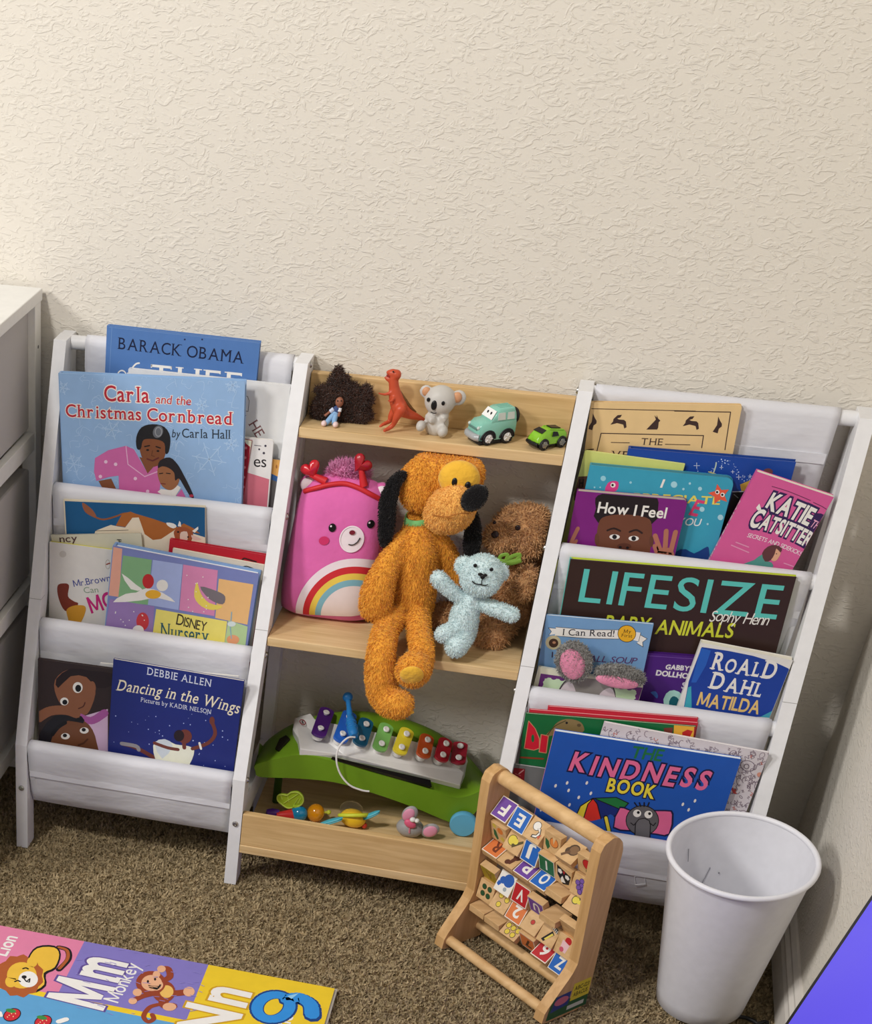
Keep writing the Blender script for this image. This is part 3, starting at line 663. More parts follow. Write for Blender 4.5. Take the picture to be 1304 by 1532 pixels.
A.line([(335, 340), (352, 290), (356, 262)], 9, (190, 206, 190), 3); A.line([(300, 330), (345, 345), (385, 362)], 8, (210, 196, 120)); A.poly([(480, 480), (640, 470), (640, 760), (380, 760), (440, 620)], (24, 24, 32)); A.poly([(535, 425), (640, 380), (640, 470), (545, 475)], (200, 158, 70)); A.line([(480, 480), (560, 478)], 6, (200, 206, 216)); A.line([(490, 500), (520, 525)], 6, (140, 150, 150)); A.oval(745, 330, 36, 26, (110, 66, 70)); A.done()
A = book('picture_book', 'pale lime book peeking over the teal sea book', 0, (874.5, 674), (1024.5, 694.5), .029, .0040, (208, 214, 122), 'paper', tilt=.5, spine=(40, 40, 44), group=RT)
A.z = E7
A.oval(985, 812, 32, 20, K); A.oval(1070, 822, 32, 20, K); A.poly([(120, 870), (250, 862), (250, 1100), (120, 1100)], (92, 60, 48)); A.text('H', (160, 965), (215, 965), 70, (30, 22, 22), .02, True); A.done()
A = book('picture_book', 'teal sea book with an orange starfish in its corner', 0, (883, 696), (1099, 716), .0136, .0125, (58, 158, 188), 'board', tilt=.5, rc=.011, spine=(54, 150, 184), pages=(60, 130, 150), group=RT)
A.z = E7
for x, y, r in ((405, 885, 26), (672, 925, 12), (1095, 945, 32), (1250, 932, 10), (1188, 988, 11), (320, 972, 9), (375, 972, 8)): A.oval(x, y, r, r, (150, 208, 224))
A.poly([(420, 1010), (450, 930), (500, 910), (552, 920), (548, 985), (505, 1015)], (214, 66, 138), 2); A.oval(500, 950, 25, 24, WH); A.oval(496, 950, 12, 12, K); A.text('I', (958, 972), (980, 974), 78, WH, .02, slant=.15); A.text('APPRECIATE', (560, 1095), (1540, 1140), 72, (228, 214, 96), .02)
A.z = E8; A.text('E', (148, 650), (212, 664), 116, (218, 66, 118), .02, slant=.15); A.text('YOU', (58, 726), (232, 738), 54, (226, 236, 240), .008, slant=.12)
for x, y, r in ((40, 425, 22), (158, 418, 9), (110, 460, 9), (235, 457, 15), (250, 611, 19), (388, 672, 21), (292, 722, 8)): A.oval(x, y, r, r, (166, 214, 228))
A.poly([(378 + (84 if k % 2 == 0 else 40) * cos(radians(-100 + 36 * k)), 500 + (80 if k % 2 == 0 else 38) * sin(radians(-100 + 36 * k))) for k in range(10)], (226, 92, 66), 2)
for x, y in ((365, 482), (404, 502)): A.oval(x, y, 16, 16, WH); A.oval(x - 2, y, 9, 9, K)
A.poly([(60, 925), (130, 910), (190, 942), (270, 900), (300, 900), (280, 1010), (60, 1010)], (26, 62, 128), 2); A.done()
A = book('picture_book', 'small purple board book with a child’s face and raised hands', 0, (863.5, 735), (1028.5, 749), 0, .0115, (124, 34, 124), 'board', tilt=0, rc=.006, pages=(196, 176, 160), group=RT)
A.z = C5; A.poly([(236, 545), (234, 505), (262, 488), (330, 480), (425, 486), (472, 500), (476, 550), (452, 605), (244, 600)], (32, 24, 28), 2)
A.poly([(247, 600), (275, 575), (350, 568), (430, 580), (452, 610), (448, 690), (420, 740), (262, 740), (240, 668)], (110, 66, 48), 3); A.oval(240, 665, 9, 24, (100, 60, 44)); A.oval(450, 672, 9, 22, (100, 60, 44))
for x, y in ((308, 655), (382, 661)): A.oval(x, y, 20, 10, WH); A.oval(x, y, 9, 9, K)
A.line([(280, 630), (305, 622), (330, 632)], 7, (44, 28, 26), 3); A.line([(366, 636), (392, 628), (414, 640)], 7, (44, 28, 26), 3); A.oval(345, 692, 28, 13, (90, 50, 38)); A.oval(330, 695, 6, 5, K); A.oval(358, 697, 6, 5, K); A.line([(310, 722), (345, 712), (385, 724)], 7, (120, 50, 50), 3)
for a, b_ in (((490, 725), (465, 650)), ((502, 725), (508, 632)), ((522, 725), (544, 636)), ((480, 735), (464, 690))): A.line([a, b_], 17, (176, 112, 92))
A.oval(505, 725, 34, 30, (176, 112, 92)); A.line([(130, 700), (150, 655), (166, 622)], 14, (176, 112, 92)); A.line([(140, 700), (160, 670)], 12, (176, 112, 92))
A.text('How I Feel', (240, 560), (505, 583), 40, WH, .02); A.done()
A = book('picture_book', 'pink paperback with white outlined lettering leaning against the right hand post', 0, (1132, 705.5), (1247, 744), .0005, .0120, (212, 92, 152), 'paper', tilt=1, group=RT)
A.z = E8; NV = (52, 32, 84); A.line([(775, 440), (900, 478), (1062, 545)], 5, (96, 40, 80), 2); A.line([(1085, 560), (1150, 590), (1205, 625)], 5, (96, 40, 80))
A.poly([(1070, 690), (1100, 640), (1180, 660), (1175, 730), (1140, 800), (1050, 770)], NV, 2)
A.text('KATIE', (715, 606), (1045, 732), 122, WH, .035, out=(NV, .09), jit=.02, bow=.06); A.text('THE', (1054, 738), (1130, 778), 56, (232, 170, 200), .01, out=(NV, .03)); A.text('CATSITTER', (592, 735), (1042, 900), 104, WH, .035, out=(NV, .09), bow=.2, scl=(1.25, 1, 1, 1, 1, 1, 1, 1, 1)); A.poly([(655, 600), (680, 568), (694, 612), (670, 622)], WH)
A.text('SECRETS AND SIDEKICKS', (585, 818), (990, 962), 30, (244, 226, 236), .004, bow=.35)
A.poly([(550, 1025), (640, 992), (700, 950), (735, 1000), (772, 1010), (768, 1060), (560, 1060)], (84, 150, 142), 2); A.poly([(800, 900), (840, 930), (828, 968), (800, 1000), (765, 985)], (222, 168, 138), 2); A.poly([(700, 942), (742, 892), (800, 878), (848, 902), (838, 935), (808, 905), (795, 945), (765, 992), (722, 1003)], (96, 56, 60), 2)
A.line([(505, 858), (600, 895)], 8, (226, 150, 188)); A.line([(470, 880), (600, 935)], 8, (226, 150, 188)); A.line([(865, 1015), (990, 1060)], 8, (226, 150, 188)); A.oval(808, 945, 5, 4, K)
S = Art(A.mb, A.o - A.e * .0005, -A.v, A.n, -A.e, (0, -A.th, A.H, 0), None)
S.text('KATIE THE CATSITTER', (.046, -A.th + .003), (.158, -A.th + .003), .0065, WH, .02, uv=True, gap=.1); A.done()
# ---- middle right sling
A = book('picture_book', 'wide dark brown hardcover with turquoise capitals', 1, (853, 836.5), (1191, 863.5), .0265, .0095, (54, 36, 32), tilt=.8, spine=(88, 180, 170), back=(190, 206, 60), pages=(196, 210, 70), inset=.001, group=RM)
A.z = C6
A.text('LIFESIZE', (288, 184), (972, 246), 112, (92, 196, 188), .004, gap=.12); A.text('BABY', (374, 288), (528, 298), 56, (208, 214, 60), .01, slant=.1); A.text('ANIMALS', (552, 296), (820, 310), 48, (208, 214, 60), .016, slant=.1)
A.text('Sophy Henn', (740, 252), (942, 266), 38, WH, -.004, slant=.2, jit=.04, gap=.02); A.done()
A = book('picture_book', 'purple hardcover with small white outlined title, behind the blue paperback by the post', 1, (967, 977), (1046, 983), .0178, .008, (74, 32, 120), tilt=.5, w=.125, group=RM)
A.z = D2; A.text("GABBY'S", (190, 332), (418, 352), 36, WH, .02, out=((130, 112, 160), .07), bow=.1); A.text('DOLLHOUSE', (112, 380), (480, 420), 40, WH, .02, out=((130, 112, 160), .07)); A.text('SI', (318, 488), (372, 494), 50, (226, 220, 236), .02)
A.poly([(178, 622), (196, 530), (262, 502), (330, 545), (320, 640)], (176, 222, 212), 2); A.poly([(220, 622), (235, 565), (265, 552), (300, 580), (295, 640)], (24, 96, 110), 2); A.poly([(70, 520), (110, 512), (130, 545), (122, 570), (95, 545)], (70, 110, 190), 2); A.poly([(310, 640), (350, 500), (400, 470), (400, 650)], (70, 170, 180), 1); A.line([(50, 222), (440, 250)], 3, (130, 90, 180)); A.done()
A = book('picture_book', 'light blue early reader with a white banner and gold badge', 1, (816.5, 920), (977.5, 934), .0105, .0050, (118, 160, 204), 'paper', tilt=1, pages=(238, 236, 232), group=RM)
A.z = D1; A.poly([(188, 243), (255, 250), (258, 300), (190, 312), (215, 278)], WH); A.poly([(256, 236), (560, 262), (840, 262), (840, 346), (560, 342), (246, 318)], WH); A.poly([(975, 300), (1005, 282), (1045, 290), (1040, 310), (1104, 345), (1062, 376), (1066, 422), (1006, 385), (1024, 370), (965, 355)], WH)
A.line([(256, 236), (560, 262), (840, 262)], 4, K); A.line([(246, 318), (560, 343), (840, 347)], 4, K); A.line([(1045, 290), (1025, 370)], 4, K); A.line([(1040, 310), (1104, 345), (1062, 376), (1066, 422), (1006, 385)], 4, K); A.line([(188, 243), (255, 250)], 4, K); A.line([(188, 243), (215, 278), (190, 312)], 4, K)
A.text('I Can Read!', (315, 312), (796, 326), 58, (38, 36, 46), .004, True); A.oval(915, 298, 86, 80, K); A.oval(915, 298, 81, 75, (236, 178, 40)); A.text('My', (882, 290), (954, 294), 32, (70, 50, 20), .006, True); A.text('First', (862, 326), (964, 334), 28, (70, 50, 20), .004, True)
A.oval(232, 380, 72, 66, (196, 184, 150)); A.oval(235, 385, 44, 42, (70, 46, 38)); A.oval(240, 380, 16, 12, (180, 130, 100)); A.line([(225, 470), (222, 515)], 10, (60, 40, 70)); A.text("SMALL SOUP", (440, 548), (996, 578), 56, (96, 60, 110), 0, slant=.25); A.done()
A = book('puppet_book', 'board book with plush grey and pink mouse ears sticking up from its top edge', 1, (806, 998), (962.5, 1024.5), 0, .0060, (222, 220, 196), 'board', tilt=.5, rc=.004, group=RM)
A.z = D1; PU = (104, 46, 116); A.poly([(116, 668), (1062, 800), (1040, 940), (60, 940)], PU); A.poly([(145, 700), (1010, 822), (990, 940), (105, 940)], (198, 220, 184))
for k in range(12): A.oval(160 + k * 78, 698 + k * 11, 26, 17, PU)
for k in range(3): A.oval(135 - k * 12, 720 + k * 46, 18, 22, PU); A.oval(1018 - k * 10, 840 + k * 40, 16, 20, PU)
A.poly([(262, 860), (330, 745), (420, 700), (700, 738), (790, 800), (812, 880), (800, 960), (262, 960)], (142, 136, 132), 3); A.line([(275, 850), (330, 755), (400, 705)], 9, (60, 50, 60), 3); A.line([(720, 740), (790, 800), (806, 890)], 9, (60, 50, 60), 3)
A.poly([(285, 850), (325, 780), (385, 740), (430, 800), (440, 880), (360, 870)], (216, 202, 208), 2); A.poly([(655, 880), (690, 830), (760, 800), (800, 850), (798, 920), (700, 920)], (216, 202, 208), 2); A.line([(310, 848), (340, 838), (372, 860)], 12, K, 3); A.line([(690, 895), (722, 885), (750, 900)], 12, K, 3)
A.done()
m_gf, m_pf = mat((150, 148, 144), .9, 'fur'), mat((232, 146, 176), .7, 'fur', dk=.85)
def puppet_ear(c, ang, L_, Wd, seed, rim, inn):
    root = A.root; n = A.n; u = A.e * cos(radians(ang)) + A.v * sin(radians(ang)); w = n.cross(u)
    R_ = Matrix((u, w, n)).transposed()
    mb = MB(); vs = []; fs = []
    t = MB(); t.ell(c, (L_, Wd, .0075), m_gf, R_, 24, 14); mb.v, mb.f, mb.m, mb.sm, mb.mats = t.v, t.f, t.m, t.sm, t.mats
    fur(mb, list(t.v), list(t.f), 2600, .0048, .0012, m_gf, tuple(-.15 * A.v), .7, seed); mb.build('plush_ear', root)
    p = MB(); p.ell(c + n * .0052 + u * inn[0] + w * inn[1], (L_ * inn[2], Wd * inn[3], .0052), m_pf, R_, 20, 10); p.build('ear_lining', root.children[-1])
pc = A.o + A.n * .012
def pl(x, y): a, c = A.loc(x, y); return A.o + A.e * a + A.v * c + A.n * .0095
puppet_ear(pl(425, 530), -62, .033, .026, 5, 0, (.002, -.002, .78, .70))
puppet_ear(pl(855, 662), -1, .037, .0165, 6, 0, (-.002, -.008, .86, .62))
A = book('paperback', 'blue paperback with white and gold lettering and a white top band', 1, (1048.5, 961.5), (1186, 988), 0, .0130, (228, 226, 222), 'paper', tilt=1, group=RM)
A.z = D2; A.poly([(486, 152), (700, 183), (900, 223), (1090, 280), (1190, 326), (1212, 362), (1195, 450), (1110, 650), (1062, 720), (640, 720), (330, 700), (380, 430)], (28, 64, 156)); A.poly([(400, 440), (480, 160), (560, 180), (520, 300), (440, 440)], (40, 96, 190)); A.poly([(330, 720), (375, 480), (400, 470), (405, 700)], (64, 168, 186)); A.poly([(960, 720), (1080, 660), (1062, 730)], (70, 160, 180))
A.text('ROALD', (552, 328), (1080, 414), 122, WH, .022, True, scl=(1.1, .85, 1, .9, 1.15), jit=.03); A.text('DAHL', (535, 484), (968, 560), 112, WH, .022, True, scl=(1.15, 1, 1, .95), jit=.03); A.text('MATILDA', (440, 624), (945, 698), 104, (232, 196, 120), .02, jit=.02, gap=.04); A.done()
# ---- bottom right sling
for k, (dx, dy) in enumerate(((34, -13), (6, -6))):
    A = book('picture_book', ('thin red and white book, rear one of two behind the green dinosaur book', 'thin red and white book directly behind the green dinosaur book')[k], 2, (786 + dx, 1067 + dy + .075 * dx), (1044, 1087.5 + dy), .0285 - k * .0043, .0040, (196, 40, 58), 'paper', pages=(236, 206, 206), group=RB); A.done()
A = book('picture_book', 'green book with red dinosaur lettering', 2, (785.5, 1067), (1041, 1087), .0202, .0036, (22, 106, 58), 'paper', group=RB)
A.z = D3; A.poly([(360, 340), (420, 268), (480, 200), (560, 168), (660, 178), (725, 220), (720, 300), (470, 320)], (140, 118, 76), 3); A.line([(380, 330), (450, 240), (560, 185)], 8, (70, 66, 40), 3); A.oval(570, 205, 12, 12, K); A.oval(690, 228, 20, 16, (96, 80, 52))
GO = (206, 150, 110); A.line([(200, 188), (262, 262), (304, 360), (302, 452), (250, 470), (158, 452), (200, 188)], 9, GO); A.poly([(200, 190), (260, 260), (300, 360), (300, 450), (250, 468), (160, 450)], (206, 30, 52)); A.oval(240, 356, 15, 38, (22, 106, 58)); A.line([(322, 318), (390, 333), (370, 498), (302, 488), (322, 318)], 9, GO); A.poly([(325, 320), (387, 335), (367, 496), (305, 486)], (206, 30, 52)); A.line([(110, 540), (340, 555)], 16, (140, 60, 36))
A.z = D4; A.poly([(385, 140), (430, 130), (575, 120), (565, 260), (380, 260)], (232, 176, 58)); A.poly([(455, 200), (500, 178), (545, 190), (520, 240), (455, 240)], (190, 40, 40)); A.line([(575, 100), (560, 260)], 22, (180, 36, 48)); A.poly([(300, 165), (375, 160), (370, 220), (300, 200)], (120, 56, 46)); A.done()
A = book('picture_book', 'small dark red and grey book low beside the abacus top', 2, (768, 1143), (850, 1155), .0158, .0038, (112, 116, 116), 'paper', h=.085, pages=(236, 236, 234), group=RB)
A.z = D3; A.poly([(40, 640), (165, 655), (150, 830), (20, 830)], (132, 24, 36)); A.line([(105, 700), (150, 665)], 10, (200, 150, 150)); A.line([(70, 700), (120, 720)], 8, (180, 90, 90)); A.done()
A = book('doodle_book', 'white book covered in grey line doodles behind the blue elephant book', 2, (904, 1080.5), (1154.5, 1127), .0104, .0050, (214, 206, 210), 'paper', tilt=1, pages=(240, 238, 236), cat='book', group=RB)
A.z = D4
for k in range(170):
    x, y = (RG.uniform(-200, 1200), 0); y = 150 + .17 * (x + 200) + RG.uniform(5, 90)
    if k > 70: x = RG.uniform(800, 1190); y = RG.uniform(410, 900)
    c = (132, 116, 128) if RG.random() < .9 else (196, 96, 72); a = RG.uniform(0, 6.3); r = RG.uniform(12, 34)
    t = RG.random()
    if t < .3: A.ring(x, y, r, r * RG.uniform(.5, 1), 4, c, 0, RG.uniform(180, 360), RG.uniform(0, 180))
    else: A.line([(x, y), (x + r * cos(a), y + r * sin(a)), (x + r * cos(a + 1.4), y + r * sin(a + 1.4)), (x + 1.6 * r * cos(a + .7), y + 1.6 * r * sin(a + .7))], 4, c, 3 if t < .7 else 0)
A.ring(1010, 485, 62, 44, 5, (120, 106, 118), rot=15); A.ring(1000, 490, 20, 20, 5, (120, 106, 118)); A.oval(1112, 560, 24, 20, (214, 150, 130)); A.poly([(870, 680), (885, 665), (890, 690), (915, 680), (905, 705), (920, 720), (890, 722)], (186, 70, 66)); A.done()
A = book('picture_book', 'wide blue book with pink lettering, an umbrella and a grey elephant on a pillow', 2, (829.5, 1093.5), (1108.5, 1136), 0, .0085, (34, 88, 180), 'paper', tilt=1, spine=(214, 140, 180), pages=(232, 240, 246), group=RB)
A.z = C6; PKK = (234, 112, 156); NV = (24, 26, 66)
A.text('THE', (466, 724), (574, 738), 40, (34, 112, 66), .02, jit=.02, slant=.1); A.text('KINDNESS', (254, 768), (728, 838), 62, PKK, .03, out=(NV, .06), jit=.05, gap=.2, slant=.12); A.text('BOOK', (384, 838), (550, 866), 44, (240, 220, 70), .03, out=(NV, .06), jit=.03, gap=.1)
for x, y in ((210, 822), (250, 812), (318, 812), (290, 862), (332, 848), (218, 888), (258, 888), (650, 886), (692, 874), (670, 905), (255, 838), (160, 905)): A.oval(x, y, 4, 6.5, WH, 25)
A.poly([(276, 936), (296, 892), (334, 866), (310, 940)], (240, 218, 60)); A.poly([(305, 940), (322, 885), (338, 866), (352, 880), (366, 936), (335, 944)], (222, 52, 40)); A.poly([(366, 936), (352, 880), (345, 866), (440, 906), (414, 928), (400, 920)], (24, 44, 116)); A.poly([(345, 864), (420, 862), (462, 882), (440, 906)], (34, 120, 60))
A.line([(276, 936), (296, 892), (338, 865), (420, 862), (462, 882), (440, 906), (412, 928)], 3, K); A.line([(305, 940), (322, 885), (340, 866), (354, 885), (367, 936)], 3, K); A.line([(345, 866), (440, 906)], 3, K); A.line([(383, 930), (396, 985)], 14, K); A.line([(384, 932), (396, 985)], 9, (240, 220, 70))
A.poly([(408, 968), (432, 893), (470, 905), (590, 905), (618, 918), (606, 992), (560, 992), (470, 980)], NV, 2); A.poly([(413, 964), (434, 899), (470, 910), (588, 910), (612, 921), (601, 987), (560, 987), (470, 975)], (224, 104, 150), 2)
A.oval(510, 942, 58, 53, K); A.oval(510, 942, 55, 50, (96, 94, 98)); A.line([(512, 955), (510, 1000)], 46, K); A.line([(512, 955), (510, 1000)], 40, (104, 102, 106))
for x, y in ((492, 917), (531, 921)): A.oval(x, y, 14, 13, WH); A.oval(x + 4, y - 3, 5, 5, K)
A.line([(470, 950), (480, 958), (488, 950)], 3, K); A.line([(538, 952), (548, 960), (556, 950)], 3, K)
for dx in (-18, -6, 6, 18): A.line([(510 + dx, 893), (508 + dx * 1.4, 880)], 4, K)
A.done()

# ---------------------------------------------------------------- toys on the wooden shelves
FWD = CAMR @ Vector((0, 0, -1))
def pm(p): return (Vector(p) - CAML).dot(FWD) / FPX           # metres per pixel at a point of the room
def zf(x0, y0, k): return lambda x, y, d=0.0: at_y(x0 + x * k, y0 + y * k, d)
BLK = mat((20, 18, 20), .35)
def furred(mb, name, parent, m, n, L_, w_, voxel=.0035, sm=5, lean=(0, 0, -.5), seed=1, curl=.5):
    vs, fs = melt(mb, voxel, sm); o = MB(); o.add(vs, fs, m, True)
    if n: fur(o, vs, fs, n, L_, w_, m, lean, curl, seed)
    return o.build(name, parent, 0, 80)
def surf_y(vs, x, z, r=.004):        # front-most y of a skin near (x, z)
    c = [v.y for v in vs if abs(v.x - x) < r and abs(v.z - z) < r]; return min(c) if c else 0

# --- doll with a big afro
P = zf(380, 500, .13804)
root = thing('fashion_doll', 'tiny doll in blue dungarees with a huge dark curly afro', 'doll', at_z(497, 640, S1))
m_hair = mat((78, 52, 42), .8, 'fur', s=140, dk=.5)
mb = MB(); yh = -.012
for x, y, r in ((920, 700, 200), (760, 800, 150), (700, 880, 100), (1050, 650, 130), (1150, 720, 140), (1150, 860, 120), (900, 520, 110), (910, 440, 70), (920, 360, 36), (1010, 470, 45), (760, 620, 80), (680, 600, 40), (1220, 600, 60), (1240, 880, 60), (980, 880, 120), (1010, 960, 60), (1120, 970, 50), (820, 950, 60), (690, 940, 50), (1250, 720, 60)):
    p = P(x, y, yh); r = r * .138 * pm(p) * .86; mb.ell((p.x, min(yh, .004 - r * .55), max(p.z, S1 + r * .8)), (r, r * .55, r), m_hair)
vs, fs = melt(mb, .003, 2); o = MB(); o.add([v + Vector((.0035 * noise.noise(v * 180), .0035 * noise.noise(v * 180 + Vector((9, 0, 0))), .0035 * noise.noise(v * 180 + Vector((0, 9, 0))))) for v in vs], fs, m_hair, True)
fur(o, vs, fs, 9000, .0075, .0011, m_hair, (0, 0, .1), 1.1, 12)
o.v = [Vector((v.x, min(v.y, .0055), max(v.z, S1 + .0005))) for v in o.v]; o.build('curly_hair', root, 0, 80)
m_sk = mat((150, 96, 74), .5); m_dn = mat((136, 176, 216), .7); m_nv = mat((56, 74, 122), .7); m_sh = mat((232, 206, 206), .5)
fy = -.030
mb = MB(); mb.ell(P(925, 735, fy - .001), (.0062, .0058, .0072), m_sk); 
for x in (905, 945): mb.ell(P(x, 722, fy - .0068), (.001, .0008, .0012), BLK, seg=8, rings=6)
mb.tube([P(918, 775, fy), P(905, 800, fy)], .0028, m_sk, 8)
mb.tube([P(860, 810, fy - .002), P(790, 865, fy - .004), P(765, 885, fy - .005)], [.0022, .0018, .002], m_sk, 8); mb.tube([P(930, 805, fy), P(925, 850, fy - .003), P(915, 890, fy - .004)], [.0022, .0018, .002], m_sk, 8); mb.build('body', root)
mb = MB(); mb.ell(P(895, 820, fy), (.0062, .0042, .0062), m_nv); mb.tube([P(862, 808, fy - .002), P(825, 840, fy - .003)], .0031, mat((196, 204, 226), .7), 8); mb.tube([P(930, 800, fy), P(922, 840, fy - .002)], .0031, mat((226, 230, 236), .7), 8); mb.build('shirt', root)
mb = MB(); mb.ell(P(875, 860, fy - .001), (.006, .0042, .005), m_dn); mb.tube([P(862, 870, fy - .001), P(810, 930, fy - .006), P(778, 968, fy - .012)], [.0042, .004, .0036], m_dn, 10); mb.tube([P(885, 870, fy - .001), P(870, 930, fy - .006), P(866, 972, fy - .012)], [.0042, .004, .0036], m_dn, 10); mb.build('dungarees', root)
for x, y in ((752, 1008), (878, 1010)):
    mb = MB(); p = P(x, y, fy - .014); mb.ell((p.x, p.y, S1 + .0045), (.0042, .006, .0042), m_sh); mb.build('shoe', root)

# --- orange dinosaur
P = zf(440, 520, .16871); yd = -.030
m_rex = mat((196, 80, 50), .4); root = thing('toy_dinosaur', 'small orange plastic tyrannosaur standing with its mouth open', 'toy dinosaur', at_z(578, 641, S1))
def ch(mb, pts, m, seg=12):
    ps = [P(x, y, yd + d) for x, y, r, d in pts]; rs = [r * .16871 * pm(ps[0]) for x, y, r, d in pts]
    pp = smoothpts(ps, 5); n = len(pts); rr = []
    for i in range(n - 1):
        for k in range(5): rr.append(rs[i] + (rs[i + 1] - rs[i]) * k / 5)
    rr.append(rs[-1]); mb.tube(pp, rr, m, seg); mb.ell(ps[0], rs[0], m, seg=12, rings=8); mb.ell(ps[-1], rs[-1], m, seg=12, rings=8)
mb = MB()
ch(mb, [(880, 270, 42, 0), (885, 350, 46, 0), (900, 440, 62, 0), (935, 530, 72, 0), (1010, 585, 44, .004), (1090, 615, 28, .010), (1150, 640, 14, .016)], m_rex)
ch(mb, [(905, 242, 46, 0), (862, 226, 38, 0), (834, 220, 20, 0)], m_rex); ch(mb, [(888, 282, 34, 0), (845, 286, 22, -.001), (810, 266, 13, -.001)], m_rex)
ch(mb, [(945, 550, 52, -.010), (905, 620, 34, -.012), (880, 680, 22, -.010), (840, 715, 20, -.012), (800, 735, 15, -.018)], m_rex); ch(mb, [(900, 540, 46, .008), (860, 610, 30, .006), (850, 650, 20, .006), (790, 680, 16, -.002), (760, 700, 11, -.006)], m_rex)
ch(mb, [(850, 405, 18, -.006), (800, 415, 12, -.008), (750, 406, 8, -.010)], m_rex); ch(mb, [(880, 450, 16, -.010), (860, 478, 12, -.014), (835, 470, 8, -.016)], m_rex)
vs, fs = melt(mb, .0014, 3); zmin = min(v.z for v in vs); o = MB(); o.add([v + Vector((0, 0, S1 - zmin + .0002)) if False else Vector((v.x, v.y, max(v.z, S1 + .0002))) for v in vs], fs, m_rex, True); body = o.build('body', root)
mb = MB(); mdk = mat((112, 74, 34), .45)
ch(mb, [(935, 390, 12, .004), (985, 470, 17, .004), (1040, 540, 13, .007), (1075, 570, 8, .010)], mdk); mb.build('back_stripe', root)
mb = MB(); mb.ell(P(878, 214, yd - .0072), .0013, BLK, seg=8, rings=6); mb.build('eye', root)
for x in (795, 825, 770): pass
mb = MB(); ch(mb, [(846, 256, 9, -.004), (822, 246, 7, -.004)], mat((150, 40, 34), .4)); mb.build('mouth', root)

# --- grey koala
P = zf(620, 560, .18405); yk = -.026; ks = .18405 * pm(at_y(655, 620, yk))
m_ko, m_kn = mat((196, 192, 186), .45), mat((206, 150, 110), .5)
root = thing('koala_figurine', 'small pale grey koala figurine with tan ears sitting on the top wooden shelf', 'figurine', at_z(655, 652, S1))
mb = MB(); hc = P(208, 212, yk); mb.ell(hc, (ks * 126, ks * 100, ks * 118), m_ko); mb.ell(P(180, 400, yk + .003), (ks * 98, ks * 84, ks * 108), m_ko)
for x, y, r in ((50, 420, 44), (228, 462, 48)): p = P(x, y, yk - .014); mb.ell((p.x, p.y, max(p.z, S1 + r * ks)), (r * ks * .9, r * ks * 1.2, r * ks), m_ko)
mb.tube([P(250, 330, yk), P(225, 375, yk - .014)], [ks * 34, ks * 30], m_ko, 12); mb.tube([P(110, 340, yk), P(150, 380, yk - .016)], [ks * 34, ks * 28], m_ko, 12)
for x, y, r in ((92, 138, 52), (358, 190, 62)): mb.ell(P(x, y, yk + .004), (r * ks, r * ks * .45, r * ks), m_ko)
vs, fs = melt(mb, .0018, 5); o = MB(); o.add([Vector((v.x, v.y, max(v.z, S1 + .0002))) for v in vs], fs, m_ko, True); o.build('body', root)
for x, y, r in ((96, 140, 34), (345, 188, 40)): mb = MB(); mb.ell(P(x, y, yk - .0035 + .0035), (r * ks, r * ks * .62, r * ks * 1.05), m_kn); mb.build('inner_ear', root)
mb = MB(); mb.ell(P(158, 252, yk - ks * 94), (ks * 24, ks * 12, ks * 38), BLK); mb.build('nose', root)
for x, y in ((112, 206), (232, 236)):
    mb = MB(); mb.ell(P(x, y, yk - ks * (82 if x < 200 else 96)), (ks * 14, ks * 6, ks * 17), BLK); mb.build('eye', root)
mb = MB(); mb.tube(smoothpts([P(130, 305, yk - ks * 82), P(152, 316, yk - ks * 84), P(178, 314, yk - ks * 84)], 4), ks * 3.5, BLK, 6); mb.build('mouth', root)

# --- toy cars: lofted from cross sections along the length
def car(root, p0, hd, L_, wd, secs, m_body, name='body'):
    f = Vector((cos(hd), sin(hd), 0)); r = Vector((sin(hd), -cos(hd), 0))
    Q = lambda t, s, z: Vector((p0.x, p0.y, S1)) + f * (t * L_) + r * (s * wd) + EZ * (z * L_)
    mb = MB(); vs = []; n = 0
    for (t, zb, zt, wb, wt) in secs:
        ring = []
        for s, z in ((wb, zb), (wb * 1.03, zb + (zt - zb) * .4), (wt * 1.0, zt - (zt - zb) * .12), (wt * .82, zt), (-wt * .82, zt), (-wt, zt - (zt - zb) * .12), (-wb * 1.03, zb + (zt - zb) * .4), (-wb, zb)): ring.append(Q(t, s * .5, z))
        n = len(ring); vs += ring
    fs = [(i*n+k, i*n+(k+1)%n, (i+1)*n+(k+1)%n, (i+1)*n+k) for i in range(len(secs) - 1) for k in range(n)]
    fs += [tuple(range(n - 1, -1, -1)), tuple((len(secs) - 1) * n + k for k in range(n))]
    mb.add(vs, fs, m_body, True); return mb, Q, f, r
def wheel(root, c, r_, axis, rad, w, rim, seg=20):
    mb = MB(); mb.lathe(c - axis * w / 2, axis, [(0, 0), (rad * .9, 0), (rad, w * .2), (rad, w * .8), (rad * .9, w), (rad * .68, w), (rad * .66, w * .9)], mat((28, 26, 28), .6), seg); o = mb.build('wheel', root)
    h = MB(); h.lathe(c - axis * w / 2, axis, [(rad * .67, w * .88), (rad * .5, w * 1.02), (rad * .2, w * 1.0), (rad * .12, w * 1.06), (0, w * 1.06)], rim, seg)
    for k in range(5):
        a = 2 * pi * k / 5; u = axis.orthogonal().normalized(); v = axis.cross(u); d = u * cos(a) + v * sin(a); h.tube([c + axis * (w * .53) + d * rad * .15, c + axis * (w * .53) + d * rad * .62], rad * .09, rim, 6)
    h.build('hubcap', o)
pf, pr = at_z(725.5, 662, S1), at_z(757.5, 658, S1); hd = atan2(pf.y - pr.y, pf.x - pr.x)
